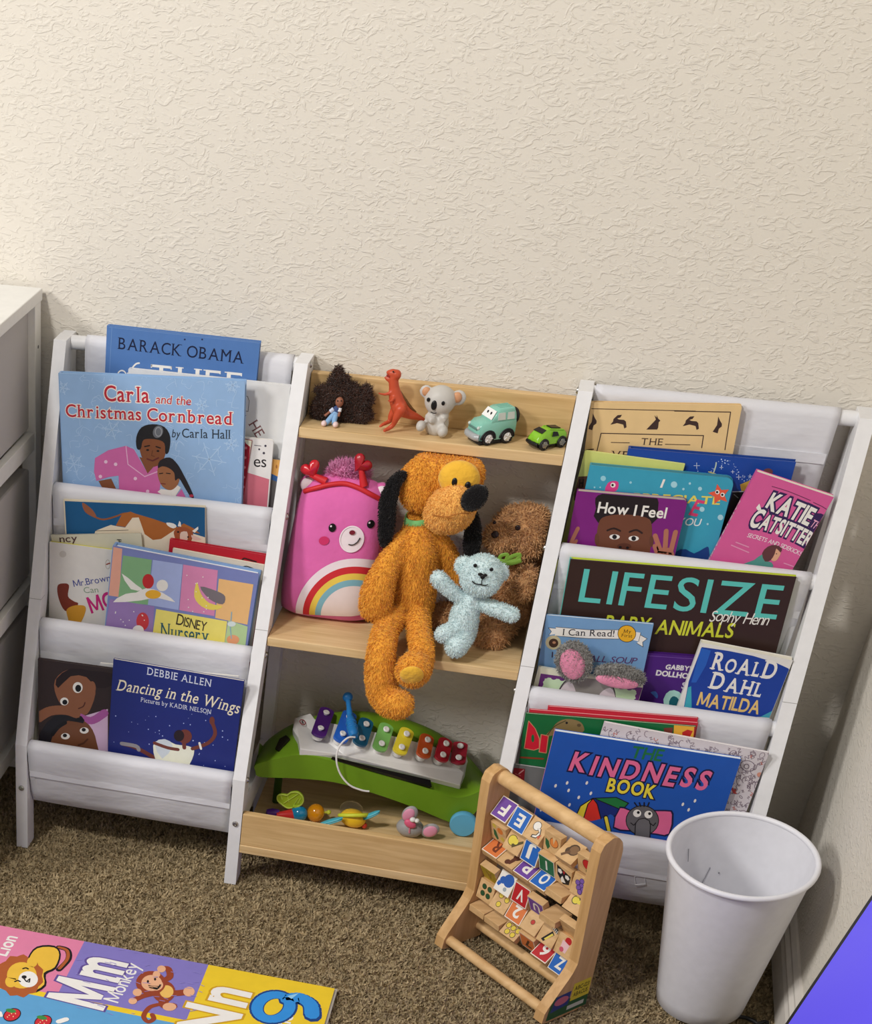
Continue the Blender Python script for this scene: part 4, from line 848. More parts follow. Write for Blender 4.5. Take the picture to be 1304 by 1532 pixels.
m_mint = mat((134, 196, 178), .25, spec=.6); root = thing('toy_car', 'chunky mint green toy off-roader with white windscreen on the top wooden shelf', 'toy car', (pf + pr) / 2)
rr = Vector((sin(hd), -cos(hd), 0)); f0 = Vector((cos(hd), sin(hd), 0))
wd = .035; ctr = (pf + pr) / 2 + rr * (-wd * .44) if rr.y > 0 else (pf + pr) / 2 - rr * (wd * .44)
side = rr if rr.y < 0 else -rr
ctr = (pf + pr) / 2 - side * wd * .42 + Vector((0, -.0115, 0)); ctr.z = S1
LL = .060
mb, Q, f, r = car(root, ctr, hd, LL, wd, [(-.50, .16, .50, .86, .88), (-.47, .12, .58, .96, .94), (.10, .12, .56, 1, .98), (.42, .12, .54, .98, .92), (.52, .14, .46, .9, .84), (.54, .18, .36, .84, .8)], m_mint)
mb2, *_ = car(root, ctr, hd, LL, wd, [(-.48, .50, .54, .86, .86), (-.46, .50, .74, .9, .76), (-.42, .50, .82, .9, .74), (-.02, .50, .82, .9, .74), (.05, .50, .79, .9, .76), (.22, .50, .55, .88, .86)], m_mint)
mb.add(mb2.v, mb2.f, m_mint, True)
for s in (-.2, 0, .2): mb.tube([Q(-.38, s * .8, .825), Q(-.04, s * .8, .825)], .0008, m_mint, 6)
mb.tube([Q(.3, -.25, .55), Q(.5, -.22, .47)], .001, m_mint, 6); mb.tube([Q(.3, .25, .55), Q(.5, .22, .47)], .001, m_mint, 6)
mb.build('body', root, 0, 42)
sg = 1 if side.dot(r) > 0 else -1
def quad(mb, pts, m, th=.0005, n=None):
    nn = n or (pts[1] - pts[0]).cross(pts[2] - pts[0]).normalized(); k = len(pts)
    mb.add(list(pts) + [p + nn * th for p in pts], [tuple(range(k))[::-1], tuple(range(k, 2 * k))] + [(i, (i + 1) % k, (i + 1) % k + k, i + k) for i in range(k)], m)
wn = (Q(.22, 0, .56) - Q(.05, 0, .79)).cross(r); wn = wn if wn.dot(f) > 0 else -wn; wn.normalize()
mb = MB(); quad(mb, [Q(.075, -.35, .765) + wn * .0006, Q(.075, .35, .765) + wn * .0006, Q(.205, .40, .58) + wn * .0006, Q(.205, -.40, .58) + wn * .0006], mat((240, 240, 238), .3), .0008, wn)
for s in (-.14, .12): mb.ell(Q(.135, s, .68) + wn * .0014, (.0016, .0012, .0026), BLK, seg=10, rings=6)
mb.build('windscreen', root)
for a, b_ in ((-.40, -.20), (-.15, .06)):
    mb = MB(); q = side * .0004; quad(mb, [Q(a, sg * .452, .58) + q, Q(b_, sg * .452, .58) + q, Q(b_ - .01, sg * .40, .74) + q, Q(a + .01, sg * .40, .74) + q], mat((206, 212, 204), .3), .0007, side); mb.build('side_window', root)
mb = MB(); mb.tube(smoothpts([Q(.50, -.46, .2), Q(.565, -.3, .2), Q(.575, 0, .2), Q(.565, .3, .2), Q(.50, .46, .2)], 4), .0052, mat((166, 170, 172), .3, 'plain', spec=.7), 10); mb.build('bumper', root)
mb = MB(); mb.tube([Q(.545, -.32, .38), Q(.548, .32, .38)], .0016, mat((90, 130, 122), .3), 8)
for s in (-.36, .36): mb.ell(Q(.53, s, .42), .0026, mat((200, 214, 208), .2), seg=10, rings=8)
mb.build('grille', root)
mb = MB(); mb.lathe(Q(-.5, 0, .56), -f, [(0, 0), (.010, 0), (.0115, .002), (.0115, .005), (.010, .007), (0, .007)], mat((30, 28, 30), .5), 24); mb.build('spare_wheel', root)
mb = MB(); quad(mb, [Q(-.44, -.45, .125), Q(.48, -.45, .125), Q(.48, .45, .125), Q(-.44, .45, .125)], mat((34, 32, 34), .6), .006, -EZ); mb.build('chassis', root)
for t in (-.26, .26):
    for s in (1, -1):
        ax = r * s; c = Q(t, s * .45, 0) + EZ * .0102
        wheel(root, c, r, ax, .0100, .0085, mat((226, 224, 222), .25, spec=.7))
        a = MB(); a.tube([Q(t, s * .505, .15) + f * (cos(radians(q)) * .0118) + EZ * (sin(radians(q)) * .0118) for q in range(0, 181, 15)], .0014, mat((34, 32, 34), .6), 6); a.build('wheel_arch', root)
pf, pr = at_z(811.5, 673.5, S1), at_z(847, 667, S1); hd = atan2(pf.y - pr.y, pf.x - pr.x); rr = Vector((sin(hd), -cos(hd), 0)); side = rr if rr.y < 0 else -rr
wd = .027; ctr = (pf + pr) / 2 - side * wd * .42 + Vector((-.0055, -.004, 0)); LL = .055
m_lg = mat((136, 196, 44), .25, spec=.6); root = thing('toy_car', 'small low lime green toy buggy against the right hand wooden shelf end', 'toy car', (ctr.x, ctr.y, S1))
mb, Q, f, r = car(root, ctr, hd, LL, wd, [(-.47, .24, .36, .8, .7), (-.40, .14, .42, .96, .8), (-.2, .13, .46, .98, .74), (.0, .13, .50, .94, .66), (.18, .13, .49, .94, .7), (.36, .15, .42, 1, .82), (.46, .17, .34, .9, .74), (.49, .20, .28, .8, .66)], m_lg)
mb.tube([Q(.1, -.28, .50), Q(-.35, -.34, .44)], .0012, m_lg, 6); mb.tube([Q(.1, .28, .50), Q(-.35, .34, .44)], .0012, m_lg, 6); mb.build('body', root, 0, 30)
sg = 1 if side.dot(r) > 0 else -1; q = side * .0006
mb = MB(); quad(mb, [Q(-.16, sg * .47, .33) + q, Q(.06, sg * .465, .33) + q, Q(.02, sg * .385, .45) + q, Q(-.12, sg * .40, .43) + q], BLK, .0008, side); mb.build('side_window', root)
mb = MB(); quad(mb, [Q(.02, -.22, .502), Q(.02, .22, .502), Q(-.28, .24, .462), Q(-.28, -.24, .462)], BLK, .0014, EZ); mb.build('roof_panel', root)
mb = MB(); wn = (f * .5 + EZ).normalized(); quad(mb, [Q(.22, -.30, .485), Q(.22, .30, .485), Q(.37, .36, .425), Q(.37, -.36, .425)], BLK, .0010, wn); mb.build('windscreen', root)
mb = MB(); mb.tube([Q(.47, -.46, .16), Q(.52, 0, .16), Q(.47, .46, .16)], .0030, BLK, 8); quad(mb, [Q(-.46, -.44, .13), Q(.46, -.44, .13), Q(.46, .44, .13), Q(-.46, .44, .13)], BLK, .003, -EZ); mb.build('bumper', root)
for t in (-.29, .29):
    for s in (1, -1): wheel(root, Q(t, s * .46, 0) + EZ * .0085, r, r * s, .0083, .0075, mat((150, 150, 146), .3, 'metal'))

# --- pink bear cushion
yb = -.052; c0 = at_y(490, 832, yb); sc = pm(c0); hw, hz = 70 * sc, 106 * sc
m_pk = mat((224, 108, 176), .75, 'fur', s=30, dk=.92); m_pw = mat((240, 226, 232), .7)
lean = radians(5); Ax, Az, Ay = EX.copy(), Vector((.03, sin(lean), cos(lean))), Vector((0, -cos(lean), sin(lean)))
c0 = Vector((.4775, yb, S2 + hz * .985)); hd_ = .038
def dome(x, z): return z + max(0, z) ** 3 * (.10 * (1 - x * x) - .07)
def cush(x, z):          # bulge of the cushion front above its middle plane, x and z in -1..1
    q = 1 - abs(x) ** 3.2 - abs(z) ** 4.2; return hd_ * max(q, 0) ** .5
def cp(x, z, off=0.0):
    wx = hw * (1 - .07 * z); return c0 + Ax * (x * wx) + Az * (z * hz) + Ay * (cush(x, z) + off)
root = thing('plush_cushion', 'square pink bear cushion with a rainbow tummy and red heart headband', 'plush toy', (c0.x, c0.y, S2))
mb = MB(); n = 44; vs = []; fs = []
for sgn in (1, -1):
    o_ = len(vs)
    for j in range(n + 1):
        for i in range(n + 1):
            a, b_ = -1 + 2 * i / n, -1 + 2 * j / n
            x = a * sqrt(max(0, 1 - .17 * b_ ** 4)) if True else a; z = b_ * sqrt(max(0, 1 - .17 * a ** 4))
            wx = hw * (1 - .07 * z); q = max(0, (1 - a ** 4) * (1 - b_ ** 4)) ** .5
            vs.append(c0 + Ax * (x * wx) + Az * (dome(x, z) * hz) + Ay * (sgn * hd_ * q))
    for j in range(n):
        for i in range(n):
            q = (o_+j*(n+1)+i, o_+j*(n+1)+i+1, o_+(j+1)*(n+1)+i+1, o_+(j+1)*(n+1)+i); fs.append(q if sgn > 0 else q[::-1])
mb.add(vs, fs, m_pk, True)
for v in mb.v: v.z = max(v.z, S2 + .0004)
mb.build('cushion_body', root, 0, 80)
def cq(x, z, off):
    for _ in range(1): pass
    lo = (x, z)
    a = x; b_ = z
    for _ in range(12):
        a = x / sqrt(max(.2, 1 - .17 * b_ ** 4)); b_ = z / sqrt(max(.2, 1 - .17 * a ** 4))
    q = max(0, (1 - a ** 4) * (1 - b_ ** 4)) ** .5 if abs(a) < 1 and abs(b_) < 1 else 0
    return c0 + Ax * (x * hw * (1 - .07 * z)) + Az * (dome(x, z) * hz) + Ay * (hd_ * q + off)
Pc = lambda px, py: ((lambda p: ((p - c0).dot(Ax) / hw / (1 - .07 * ((p - c0).dot(Az) / hz)), (p - c0).dot(Az) / hz))(on(400 + px * .18282, 660 + py * .18282, c0 + Ay * hd_, Ay)))
def patch(mb, x, y, r0, r1, a0, a1, m, off, ey=1.0, rot=0, nr=6, na=26):
    vs = []
    for i in range(nr + 1):
        for k in range(na + 1):
            r = r0 + (r1 - r0) * i / nr; a = radians(a0 + (a1 - a0) * k / na); dx, dy = r * cos(a), r * sin(a) * ey; t = radians(rot)
            vs.append(cq(*Pc(x + dx * cos(t) - dy * sin(t), y + dx * sin(t) + dy * cos(t)), off))
    mb.add(vs, [(i*(na+1)+k, (i+1)*(na+1)+k, (i+1)*(na+1)+k+1, i*(na+1)+k+1)[::-1] for i in range(nr) for k in range(na)], m, True)
mb = MB()
for r0, r1, c in ((455, 525, (240, 226, 234)), (395, 455, (206, 44, 54)), (340, 395, (236, 206, 86)), (285, 340, (128, 182, 200)), (0, 285, (236, 222, 222))):
    patch(mb, 690, 1465, r0 * .88, r1 * .88, 183, 357, mat(c, .75), .0010, 1.08, 0, 8, 40)
mb.build('rainbow_patch', root, 0, 80)
mb = MB(); patch(mb, 684, 804, 0, 98, 0, 360, m_pw, .0012, 1.1, 0, 8, 36); patch(mb, 684, 804, 90, 100, 0, 360, mat((244, 232, 238), .7), .0022, 1.1, 0, 2, 36)
def stroke3(mb, pts, r, m, off=.0022): mb.tube(smoothpts([cq(*Pc(x, y), off) for x, y in pts], 5), r, m, 8)
patch(mb, 688, 748, 0, 24, 0, 360, mat((120, 24, 44), .5), .0032, .8)
stroke3(mb, [(660, 845), (695, 850), (730, 830), (752, 795)], .0008, BLK, .0026); mb.build('muzzle', root, 0, 80)
mb = MB(); patch(mb, 524, 706, 0, 30, 0, 360, BLK, .0016, 1.15); patch(mb, 514, 692, 0, 8, 0, 360, m_pw, .0026); mb.build('eye', root)
mb = MB(); patch(mb, 832, 692, 0, 30, 0, 360, BLK, .0016, 1.15); patch(mb, 822, 678, 0, 8, 0, 360, m_pw, .0026); mb.build('eye', root)
mb = MB(); m_ck = mat((206, 48, 104), .75)
patch(mb, 460, 810, 0, 42, 0, 360, m_ck, .0014, .85); mb.build('cheek_patch', root, 0, 80)
for sx in (-1, 1):
    mb = MB(); e = c0 + Ax * (sx * hw * .74) + Az * (hz * .84); mb.ell(e, (.0165, .012, .0145), m_pk); mb.build('ear', root)
    m2 = MB(); m2.ell(e + Ay * .007 + Ax * (sx * .002), (.0125, .007, .0115), m_pw); m2.build('ear_lining', root.children[-1])
m_rd = mat((206, 30, 46), .22, spec=.8)
mb = MB(); mb.tube(smoothpts([cq(-.86, .80, .003), cq(-.6, .86, .003), cq(-.3, .905, .003), cq(0, .925, .003), cq(.3, .905, .003), cq(.6, .86, .003), cq(.86, .80, .003)], 6), .0038, mat((206, 40, 48), .5), 10)
hb = mb.build('headband', root)
def heart3(c, s_, tl, m, par):
    out = [(16 * sin(t) ** 3, 13 * cos(t) - 5 * cos(2 * t) - 2 * cos(3 * t) - cos(4 * t)) for t in [2 * pi * k / 40 for k in range(40)]]
    ux = EX * cos(tl) + EZ * sin(tl); uz = EZ * cos(tl) - EX * sin(tl); vs = []; N_ = 6
    for i in range(N_ + 1):
        k = cos(pi * (i / N_ - .5)) ** .6; y = (i / N_ - .5)
        for a, b_ in out: vs.append(c + ux * (a * s_ * max(k, .02)) + uz * (b_ * s_ * max(k, .02)) - EY * (y * s_ * 16))
    mb = MB(); mb.add(vs, [(i*40+k, i*40+(k+1)%40, (i+1)*40+(k+1)%40, (i+1)*40+k) for i in range(N_) for k in range(40)], m, True); return mb.build('heart', par)
hy = c0.y - .012 + .02
p1, p2 = at_y(465, 702, -.060), at_y(541, 694, -.060)
heart3(p1, .00098, .55, m_rd, hb); heart3(p2, .00098, -.65, mat((170, 22, 38), .3, spec=.6), hb)
for p, x in ((p1, (-.42, .93)), (p2, (.42, .93))): mb = MB(); mb.tube([p - EZ * .008, cq(*x, .001)], [.004, .0065], mat((206, 40, 48), .5), 10); mb.build('stalk', hb)
m_pf2 = mat((232, 150, 196), .85, 'fur', dk=.85); mb = MB(); mb.ell(c0 + Az * (hz * 1.0) - Ay * .006, (.030, .014, .017), m_pf2); vs, fs = list(mb.v), list(mb.f); fur(mb, vs, fs, 2600, .0115, .0012, m_pf2, (0, 0, .5), .6, 21); mb.build('tuft', root)

# --- pale plush mostly hidden behind the orange dog
m_gp = mat((196, 188, 190), .8, 'fur', dk=.88); mb = MB(); p = at_y(650, 850, -.004)
root = thing('plush_toy', 'pale grey plush almost hidden behind the orange dog', 'plush toy', (p.x, p.y, S2))
mb.ell((p.x, -.002, S2 + .0595), (.052, .017, .055), m_gp); mb.ell((p.x - .012, -.002, S2 + .118), (.047, .017, .028), m_gp); furred(mb, 'body', root, m_gp, 3000, .004, .001)

# --- orange dog with black ears
P4 = zf(520, 660, .18405); P5 = zf(520, 840, .18405)
m_or = mat((238, 166, 60), .85, 'fur', s=110, dk=.84); m_ol = mat((244, 184, 96), .85, 'fur', s=90, dk=.9); m_ye = mat((240, 186, 62), .8, 'fur', dk=.92); m_be = mat((18, 16, 18), .9, 'fur', dk=.7)
root = thing('plush_dog', 'long limbed orange plush dog with black ears, its legs hanging over the shelf edge', 'plush toy', (at_y(610, 925, -.09).x, -.09, S2))
q = lambda p: .18405 * pm(p)
def lim(mb, fn, pts, m):
    ps = [fn(x, y, d) for x, y, r, d in pts]; rs = [r * q(ps[0]) for x, y, r, d in pts]; pp = smoothpts(ps, 5); rr_ = []
    for i in range(len(rs) - 1): rr_ += [rs[i] + (rs[i + 1] - rs[i]) * k / 5 for k in range(5)]
    rr_.append(rs[-1]); mb.tube(pp, rr_, m, 16); mb.ell(ps[0], rs[0], m, seg=16, rings=10); mb.ell(ps[-1], rs[-1], m, seg=16, rings=10)
mb = MB(); yd = -.088
lim(mb, P4, [(560, 640, 90, -.066), (565, 760, 125, -.075), (555, 900, 165, yd), (550, 1050, 180, yd), (548, 1180, 176, yd - .002), (545, 1340, 150, yd - .004)], m_or)
lim(mb, P4, [(470, 770, 60, -.086), (380, 900, 78, -.108), (300, 1060, 105, -.124), (240, 1230, 132, -.130), (225, 1330, 128, -.132)], m_or)
lim(mb, P4, [(690, 760, 60, -.074), (780, 860, 74, -.070), (830, 1000, 84, -.068), (860, 1130, 88, -.068)], m_or)
lim(mb, P5, [(400, 440, 95, -.115), (310, 560, 100, -.150), (275, 720, 108, -.186), (265, 900, 118, -.198), (285, 1050, 124, -.200)], m_or)
lim(mb, P5, [(300, 1080, 120, -.200), (350, 1140, 118, -.214), (420, 1160, 112, -.226)], m_or)
lim(mb, P5, [(570, 430, 92, -.112), (580, 560, 92, -.140), (600, 700, 92, -.172), (610, 800, 88, -.186)], m_or)
lim(mb, P5, [(600, 800, 92, -.188), (560, 850, 125, -.204), (535, 880, 140, -.214)], m_or)
mb.v = [Vector((v.x, v.y, max(v.z, S2 + .0005) if v.y > yf(S2) - .004 else v.z)) if v.y > yf(S2) + .01 else v for v in mb.v]
vs, fs = melt(mb, .0034, 4); vs = [Vector((v.x, v.y, max(v.z, S2 + .0006))) if v.y > yf(S2) - .003 else v for v in vs]
o = MB(); o.add(vs, fs, m_or, True); fur(o, vs, fs, 26000, .0050, .0011, m_or, (-.05, 0, -.75), .45, 31); o.build('body', root, 0, 80)
for fn, x, y, d, rx, rz, nx, nz in ((P5, 520, 925, -.2405, 96, 96, .12, -.35), (P5, 420, 1215, -.232, 120, 40, .1, -1.2)):
    c = fn(x, y, d); k = q(c); nn = Vector((nx, -1, nz)).normalized(); R_ = nn.to_track_quat('Y', 'Z').to_matrix(); mb = MB(); mb.ell(c, (rx * k, .006, rz * k), m_ye, R_); mb.build('sole', root)
mb = MB(); yhd = -.064
lim(mb, P4, [(585, 330, 172, yhd), (590, 400, 168, yhd - .004)], m_or); lim(mb, P4, [(640, 250, 150, yhd), (860, 260, 165, yhd - .002), (940, 280, 165, yhd - .004)], m_or)
mb.v = [Vector((v.x, v.y, min(v.z, S1 - .0185))) for v in mb.v]
vs, fs = melt(mb, .0034, 5); vs = [Vector((v.x, v.y, min(v.z, S1 - .0172))) for v in vs]; o = MB(); o.add(vs, fs, m_or, True); fur(o, vs, fs, 9000, .0045, .0011, m_or, (0, 0, -.7), .4, 32); o.v = [Vector((v.x, v.y, min(v.z, S1 - .0162))) for v in o.v]; o.build('head', root, 0, 80)
mb = MB(); lim(mb, P4, [(800, 560, 185, yhd - .018), (845, 545, 190, yhd - .034), (880, 520, 165, yhd - .046)], m_ol); vs, fs = melt(mb, .0034, 6); o = MB(); o.add(vs, fs, m_ol, True); fur(o, vs, fs, 6500, .0038, .001, m_ol, (0, 0, -.7), .45, 33); o.build('muzzle', root, 0, 80)
mb = MB(); c = P4(905, 300, yhd - .031); k = q(c); mb.ell(c, (168 * k, 92 * k, 140 * k), m_ye); mb.build('eye_patch', root)
for x, y, d in ((870, 330, -.0195), (975, 365, -.0215)): mb = MB(); c = P4(x, y, yhd - .031 - 82 * k); mb.ell(c, (26 * k, 16 * k, 36 * k), BLK); mb.ell(c + Vector((-.001, -.0018, .002)), .0008, m_pw, seg=8, rings=6); mb.build('eye', root)
mb = MB(); c = P4(1030, 462, yhd - .075); mb.ell(c, (90 * k, 72 * k, 118 * k), m_be, Euler((0, radians(38), 0)).to_matrix()); vs, fs = list(mb.v), list(mb.f); fur(mb, vs, fs, 1500, .002, .0007, m_be, (0, 0, -.3), .4, 34); mb.build('nose', root)
mb = MB(); m2 = mat((170, 104, 40), .8); lim(mb, P4, [(690, 600, 4, -.125), (800, 615, 4, -.142), (900, 590, 4, -.146), (985, 590, 4, -.136)], m2); mb.build('mouth_seam', root)
for pts, sd in (([(455, 250, 42, -.078), (380, 340, 62, -.096), (325, 500, 74, -.108), (312, 680, 72, -.112), (300, 790, 62, -.114), (290, 845, 42, -.114)], 35), ([(995, 560, 55, -.072), (1015, 700, 68, -.092), (1008, 830, 74, -.096), (1002, 920, 60, -.096)], 36)):
    mb = MB(); lim(mb, P4, pts, m_be); cy = sum(v.y for v in mb.v) / len(mb.v)
    mb.v = [Vector((v.x, cy + (v.y - cy) * .5, v.z)) for v in mb.v]; vs, fs = melt(mb, .003, 4); o = MB(); o.add(vs, fs, m_be, True); fur(o, vs, fs, 2500, .003, .001, m_be, (0, 0, -.7), .4, sd); o.build('ear', root, 0, 80)
mb = MB(); c = P4(562, 634, -.068); mb.lathe(c - EZ * .010 + EX * .002, (-.12, -.15, 1), [(104 * k, -.004), (110 * k, .001), (110 * k, .010), (100 * k, .018)], mat((124, 196, 120), .7), 28); cl = mb.build('collar', root); sl = cl.modifiers.new('t', 'SOLIDIFY'); sl.thickness = .002

# --- brown curly teddy
P6 = zf(630, 740, .16978); k6 = .16978 * pm(at_y(730, 880, -.06))
m_br = mat((222, 172, 120), .85, 'fur', s=70, dk=.76)
root = thing('teddy_bear', 'curly brown teddy bear with a green neck ribbon sitting in the shelf corner', 'plush toy', (at_y(760, 930, -.03).x, -.03, S2))
mb = MB(); E = lambda x, y, d, rx, ry, rz: mb.ell(P6(x, y, d), (rx * k6, ry * k6, rz * k6), m_br)
E(900, 330, -.034, 265, 210, 225); E(690, 380, -.062, 130, 120, 110); E(980, 190, -.010, 110, 60, 100); E(880, 800, -.022, 240, 190, 270); E(870, 960, -.030, 200, 170, 160); E(930, 780, -.075, 95, 95, 150); E(720, 1150, -.052, 120, 150, 110); E(600, 1235, -.084, 158, 105, 150); E(190, 1060, -.060, 120, 120, 90); E(420, 1080, -.040, 160, 110, 100)
mb.v = [Vector((min(v.x, XC - .004), min(v.y, .024), max(v.z, S2 + .001))) for v in mb.v]
vs, fs = melt(mb, .004, 3); vs = [Vector((min(v.x, XC - .003), min(v.y, .026), max(v.z, S2 + .0006))) + Vector((.003 * noise.noise(v * 110), .003 * noise.noise(v * 110 + Vector((7, 0, 0))), 0)) for v in vs]
o = MB(); o.add(vs, fs, m_br, True); fur(o, vs, fs, 17000, .0095, .0015, m_br, (0, -.1, -.2), .95, 41)
o.v = [Vector((min(v.x, XC - .0012), min(v.y, .0285), max(v.z, S2 + .0003))) for v in o.v]; o.build('body', root, 0, 80)
for x, y, d, r in ((650, 352, -.090, 32), (645, 245, -.078, 15), (850, 292, -.080, 24)): mb = MB(); mb.ell(P6(x, y, d), (r * k6, r * k6 * .6, r * k6), mat((40, 22, 20), .25)); mb.build('nose' if r == 32 else 'eye', root)
m_gr = mat((120, 160, 58), .5); mb = MB()
for pts, w in (([(600, 560), (700, 590), (790, 600), (880, 575)], 24), ([(690, 590), (700, 540), (760, 530), (740, 590)], 16), ([(740, 585), (800, 545), (865, 530), (840, 575), (760, 595)], 18), ([(730, 590), (725, 640)], 14)): mb.tube(smoothpts([P6(x, y, -.098) for x, y in pts], 5), w * k6, m_gr, 8)
for v in mb.v: v.y = -.098 + (v.y + .098) * .4
mb.build('ribbon', root)

# --- small pale blue bear
m_bl = mat((216, 236, 238), .85, 'fur', s=120, dk=.86); yb = -.132
root = thing('teddy_bear', 'small pale blue plush bear with a stitched smile and outstretched arms', 'plush toy', (at_y(690, 970, -.13).x, -.13, S2))
k6 = .16978 * pm(at_y(700, 900, yb))
mb = MB(); L6 = lambda pts: lim6(mb, pts)
def lim6(mb, pts):
    ps = [P6(x, y, d) for x, y, r, d in pts]; rs = [r * k6 for x, y, r, d in pts]; pp = smoothpts(ps, 5); r2 = []
    for i in range(len(rs) - 1): r2 += [rs[i] + (rs[i + 1] - rs[i]) * t / 5 for t in range(5)]
    r2.append(rs[-1]); mb.tube(pp, r2, m_bl, 14); mb.ell(ps[0], rs[0], m_bl, seg=14, rings=9); mb.ell(ps[-1], rs[-1], m_bl, seg=14, rings=9)
E = lambda x, y, d, rx, ry, rz: mb.ell(P6(x, y, d), (rx * k6, ry * k6, rz * k6), m_bl)
E(530, 715, yb, 182, 150, 185); E(560, 790, yb - .012, 120, 90, 100); E(372, 625, yb + .006, 80, 42, 84); E(690, 690, yb + .006, 78, 42, 88)
L6([(430, 940, 85, yb), (390, 1040, 122, yb), (370, 1140, 128, yb), (370, 1220, 110, yb)])
L6([(370, 930, 50, yb), (280, 860, 58, yb - .004), (150, 740, 68, yb - .006)]); L6([(510, 960, 50, yb), (640, 1000, 62, yb - .004), (800, 1060, 62, yb - .006)])
L6([(340, 1190, 76, yb - .004), (260, 1205, 74, yb - .018), (196, 1228, 74, yb - .024)]); L6([(390, 1230, 85, yb - .004), (350, 1290, 88, yb - .018), (310, 1335, 98, yb - .026)])
vs, fs = melt(mb, .0026, 4); vs = [Vector((v.x, v.y, max(v.z, S2 + .0005))) for v in vs]; o = MB(); o.add(vs, fs, m_bl, True); fur(o, vs, fs, 11000, .0036, .0009, m_bl, (0, 0, -.3), .6, 51); o.v = [Vector((v.x, v.y, max(v.z, S2 + .0003))) for v in o.v]; o.build('body', root, 0, 80)
def fr(x, y): p = P6(x, y, yb - .03); yy = surf_y(vs, p.x, p.z); p = P6(x, y, yy); return P6(x, y, surf_y(vs, p.x, p.z) - .0022)
for x, y in ((475, 625), (618, 660)): mb = MB(); mb.ell(fr(x, y), (17 * k6, 10 * k6, 17 * k6), BLK); mb.build('eye', root)
mb = MB(); mb.ell(fr(520, 702), (22 * k6, 10 * k6, 14 * k6), BLK); mb.ell(fr(560, 710), (22 * k6, 10 * k6, 14 * k6), BLK); mb.ell(fr(540, 725), (20 * k6, 12 * k6, 20 * k6), BLK); mb.build('nose', root)
mb = MB(); mb.tube(smoothpts([fr(448, 762), fr(475, 785), fr(520, 792), fr(560, 800), fr(588, 792)], 4), 5 * k6, BLK, 6); mb.tube([fr(540, 735), fr(528, 792)], 4 * k6, BLK, 6); mb.build('mouth', root)

# ---------------------------------------------------------------- toys in the bottom tray
m_xg = mat((112, 152, 32), .4); m_xw = mat((232, 230, 226), .35)
root = thing('toy_xylophone', 'green toy xylophone with eight rainbow bars lying in the bottom tray', 'toy xylophone', (.58, -.09, TRZ))
YFA, YFB, YDP = -.170, -.078, .096
yx = lambda a: YFA + (YFB - YFA) * (a - 378) / 340
def strip(pts, y): return [at_y(a, b, yx(a) + y) for a, b in pts]
fb = smoothpts(strip([(382, 1156), (389, 1164), (440, 1166), (500, 1172), (560, 1189), (620, 1210), (668, 1230), (692, 1234), (720, 1206)], 0), 5)
ft = smoothpts(strip([(380, 1146), (390, 1140), (448, 1128), (500, 1138), (560, 1156), (620, 1172), (672, 1190), (698, 1190), (722, 1180)], 0), 5)
bt = smoothpts(strip([(386, 1128), (402, 1106), (440, 1082), (485, 1068), (540, 1064), (600, 1074), (655, 1096), (696, 1128), (724, 1160)], YDP), 5)
n = len(fb); mb = MB(); vs = []
def prof(i):
    a, b_, c = fb[i], ft[i], bt[i]; inn = Vector((0, .014, 0)); lo = max(a.z, TRZ + .012)
    c2 = Vector((c.x, c.y, c.z)); d = Vector((c.x, c.y, lo))
    return [Vector((a.x, a.y + .004, lo)), Vector((a.x, a.y, lo + .002)), Vector((b_.x, b_.y, b_.z - .002)), Vector((b_.x, b_.y + .004, b_.z)), b_.lerp(c2, .5) - EZ * .002, c2 + Vector((0, -.012, -.001)), c2 + Vector((0, -.002, .001)), c2 + Vector((0, .004, -.003)), d + Vector((0, .004, 0))]
for i in range(n): vs += prof(i)
m_ = 9; fs = [(i*m_+k, i*m_+(k+1)%m_, (i+1)*m_+(k+1)%m_, (i+1)*m_+k) for i in range(n - 1) for k in range(m_)] + [tuple(range(m_))[::-1], tuple((n - 1) * m_ + k for k in range(m_))]
mb.add(vs, [f[::-1] for f in fs], m_xg, True); mb.build('body', root, 0, 50)
def deck(u, w, off=0.0):
    t = u * (n - 1); i = min(int(t), n - 2); f = t - i; a = ft[i].lerp(ft[i + 1], f); c = bt[i].lerp(bt[i + 1], f); p = a.lerp(c, w)
    ex = (ft[min(i + 2, n - 1)] - ft[max(i - 1, 0)]).normalized(); nn = ex.cross((c - a).normalized()).normalized(); nn = nn if nn.z > 0 else -nn
    return p + nn * off, nn, ex, (c - a)
def deckpx(px, py, off):          # where a sight line meets the sloping deck
    p0, nn, ex, _ = deck(.5, .4); 
    best = None
    for k in range(81):
        for j in range(41):
            q, *_r = deck(k / 80, j / 40)
            v = CAMR.transposed() @ (q - CAML); x = PX + FPX * v.x / -v.z; y = PY - FPX * v.y / -v.z; d = (x - px) ** 2 + (y - py) ** 2
            if best is None or d < best[0]: best = (d, k / 80, j / 40)
    return best[1], best[2]
def slab(name, pxs, o0, o1, m, par, bevel=.0012):
    uv = [deckpx(*p, 0) for p in pxs]; A_ = [deck(u, w, o0)[0] for u, w in uv]; B_ = [deck(u, w, o1)[0] for u, w in uv]; k = len(uv); mb = MB()
    ctr_ = sum(B_, Vector()) / k; nrm = sum(((B_[i] - ctr_).cross(B_[(i + 1) % k] - ctr_) for i in range(k)), Vector()); up = nrm.z > 0
    fs = [tuple(range(k, 2 * k)) if up else tuple(range(k, 2 * k))[::-1], tuple(range(k))[::-1] if up else tuple(range(k))] + [((i, (i + 1) % k, (i + 1) % k + k, i + k) if up else ((i + 1) % k, i, i + k, (i + 1) % k + k)) for i in range(k)]
    mb.add(A_ + B_, fs, m); return mb.build(name, par, bevel)
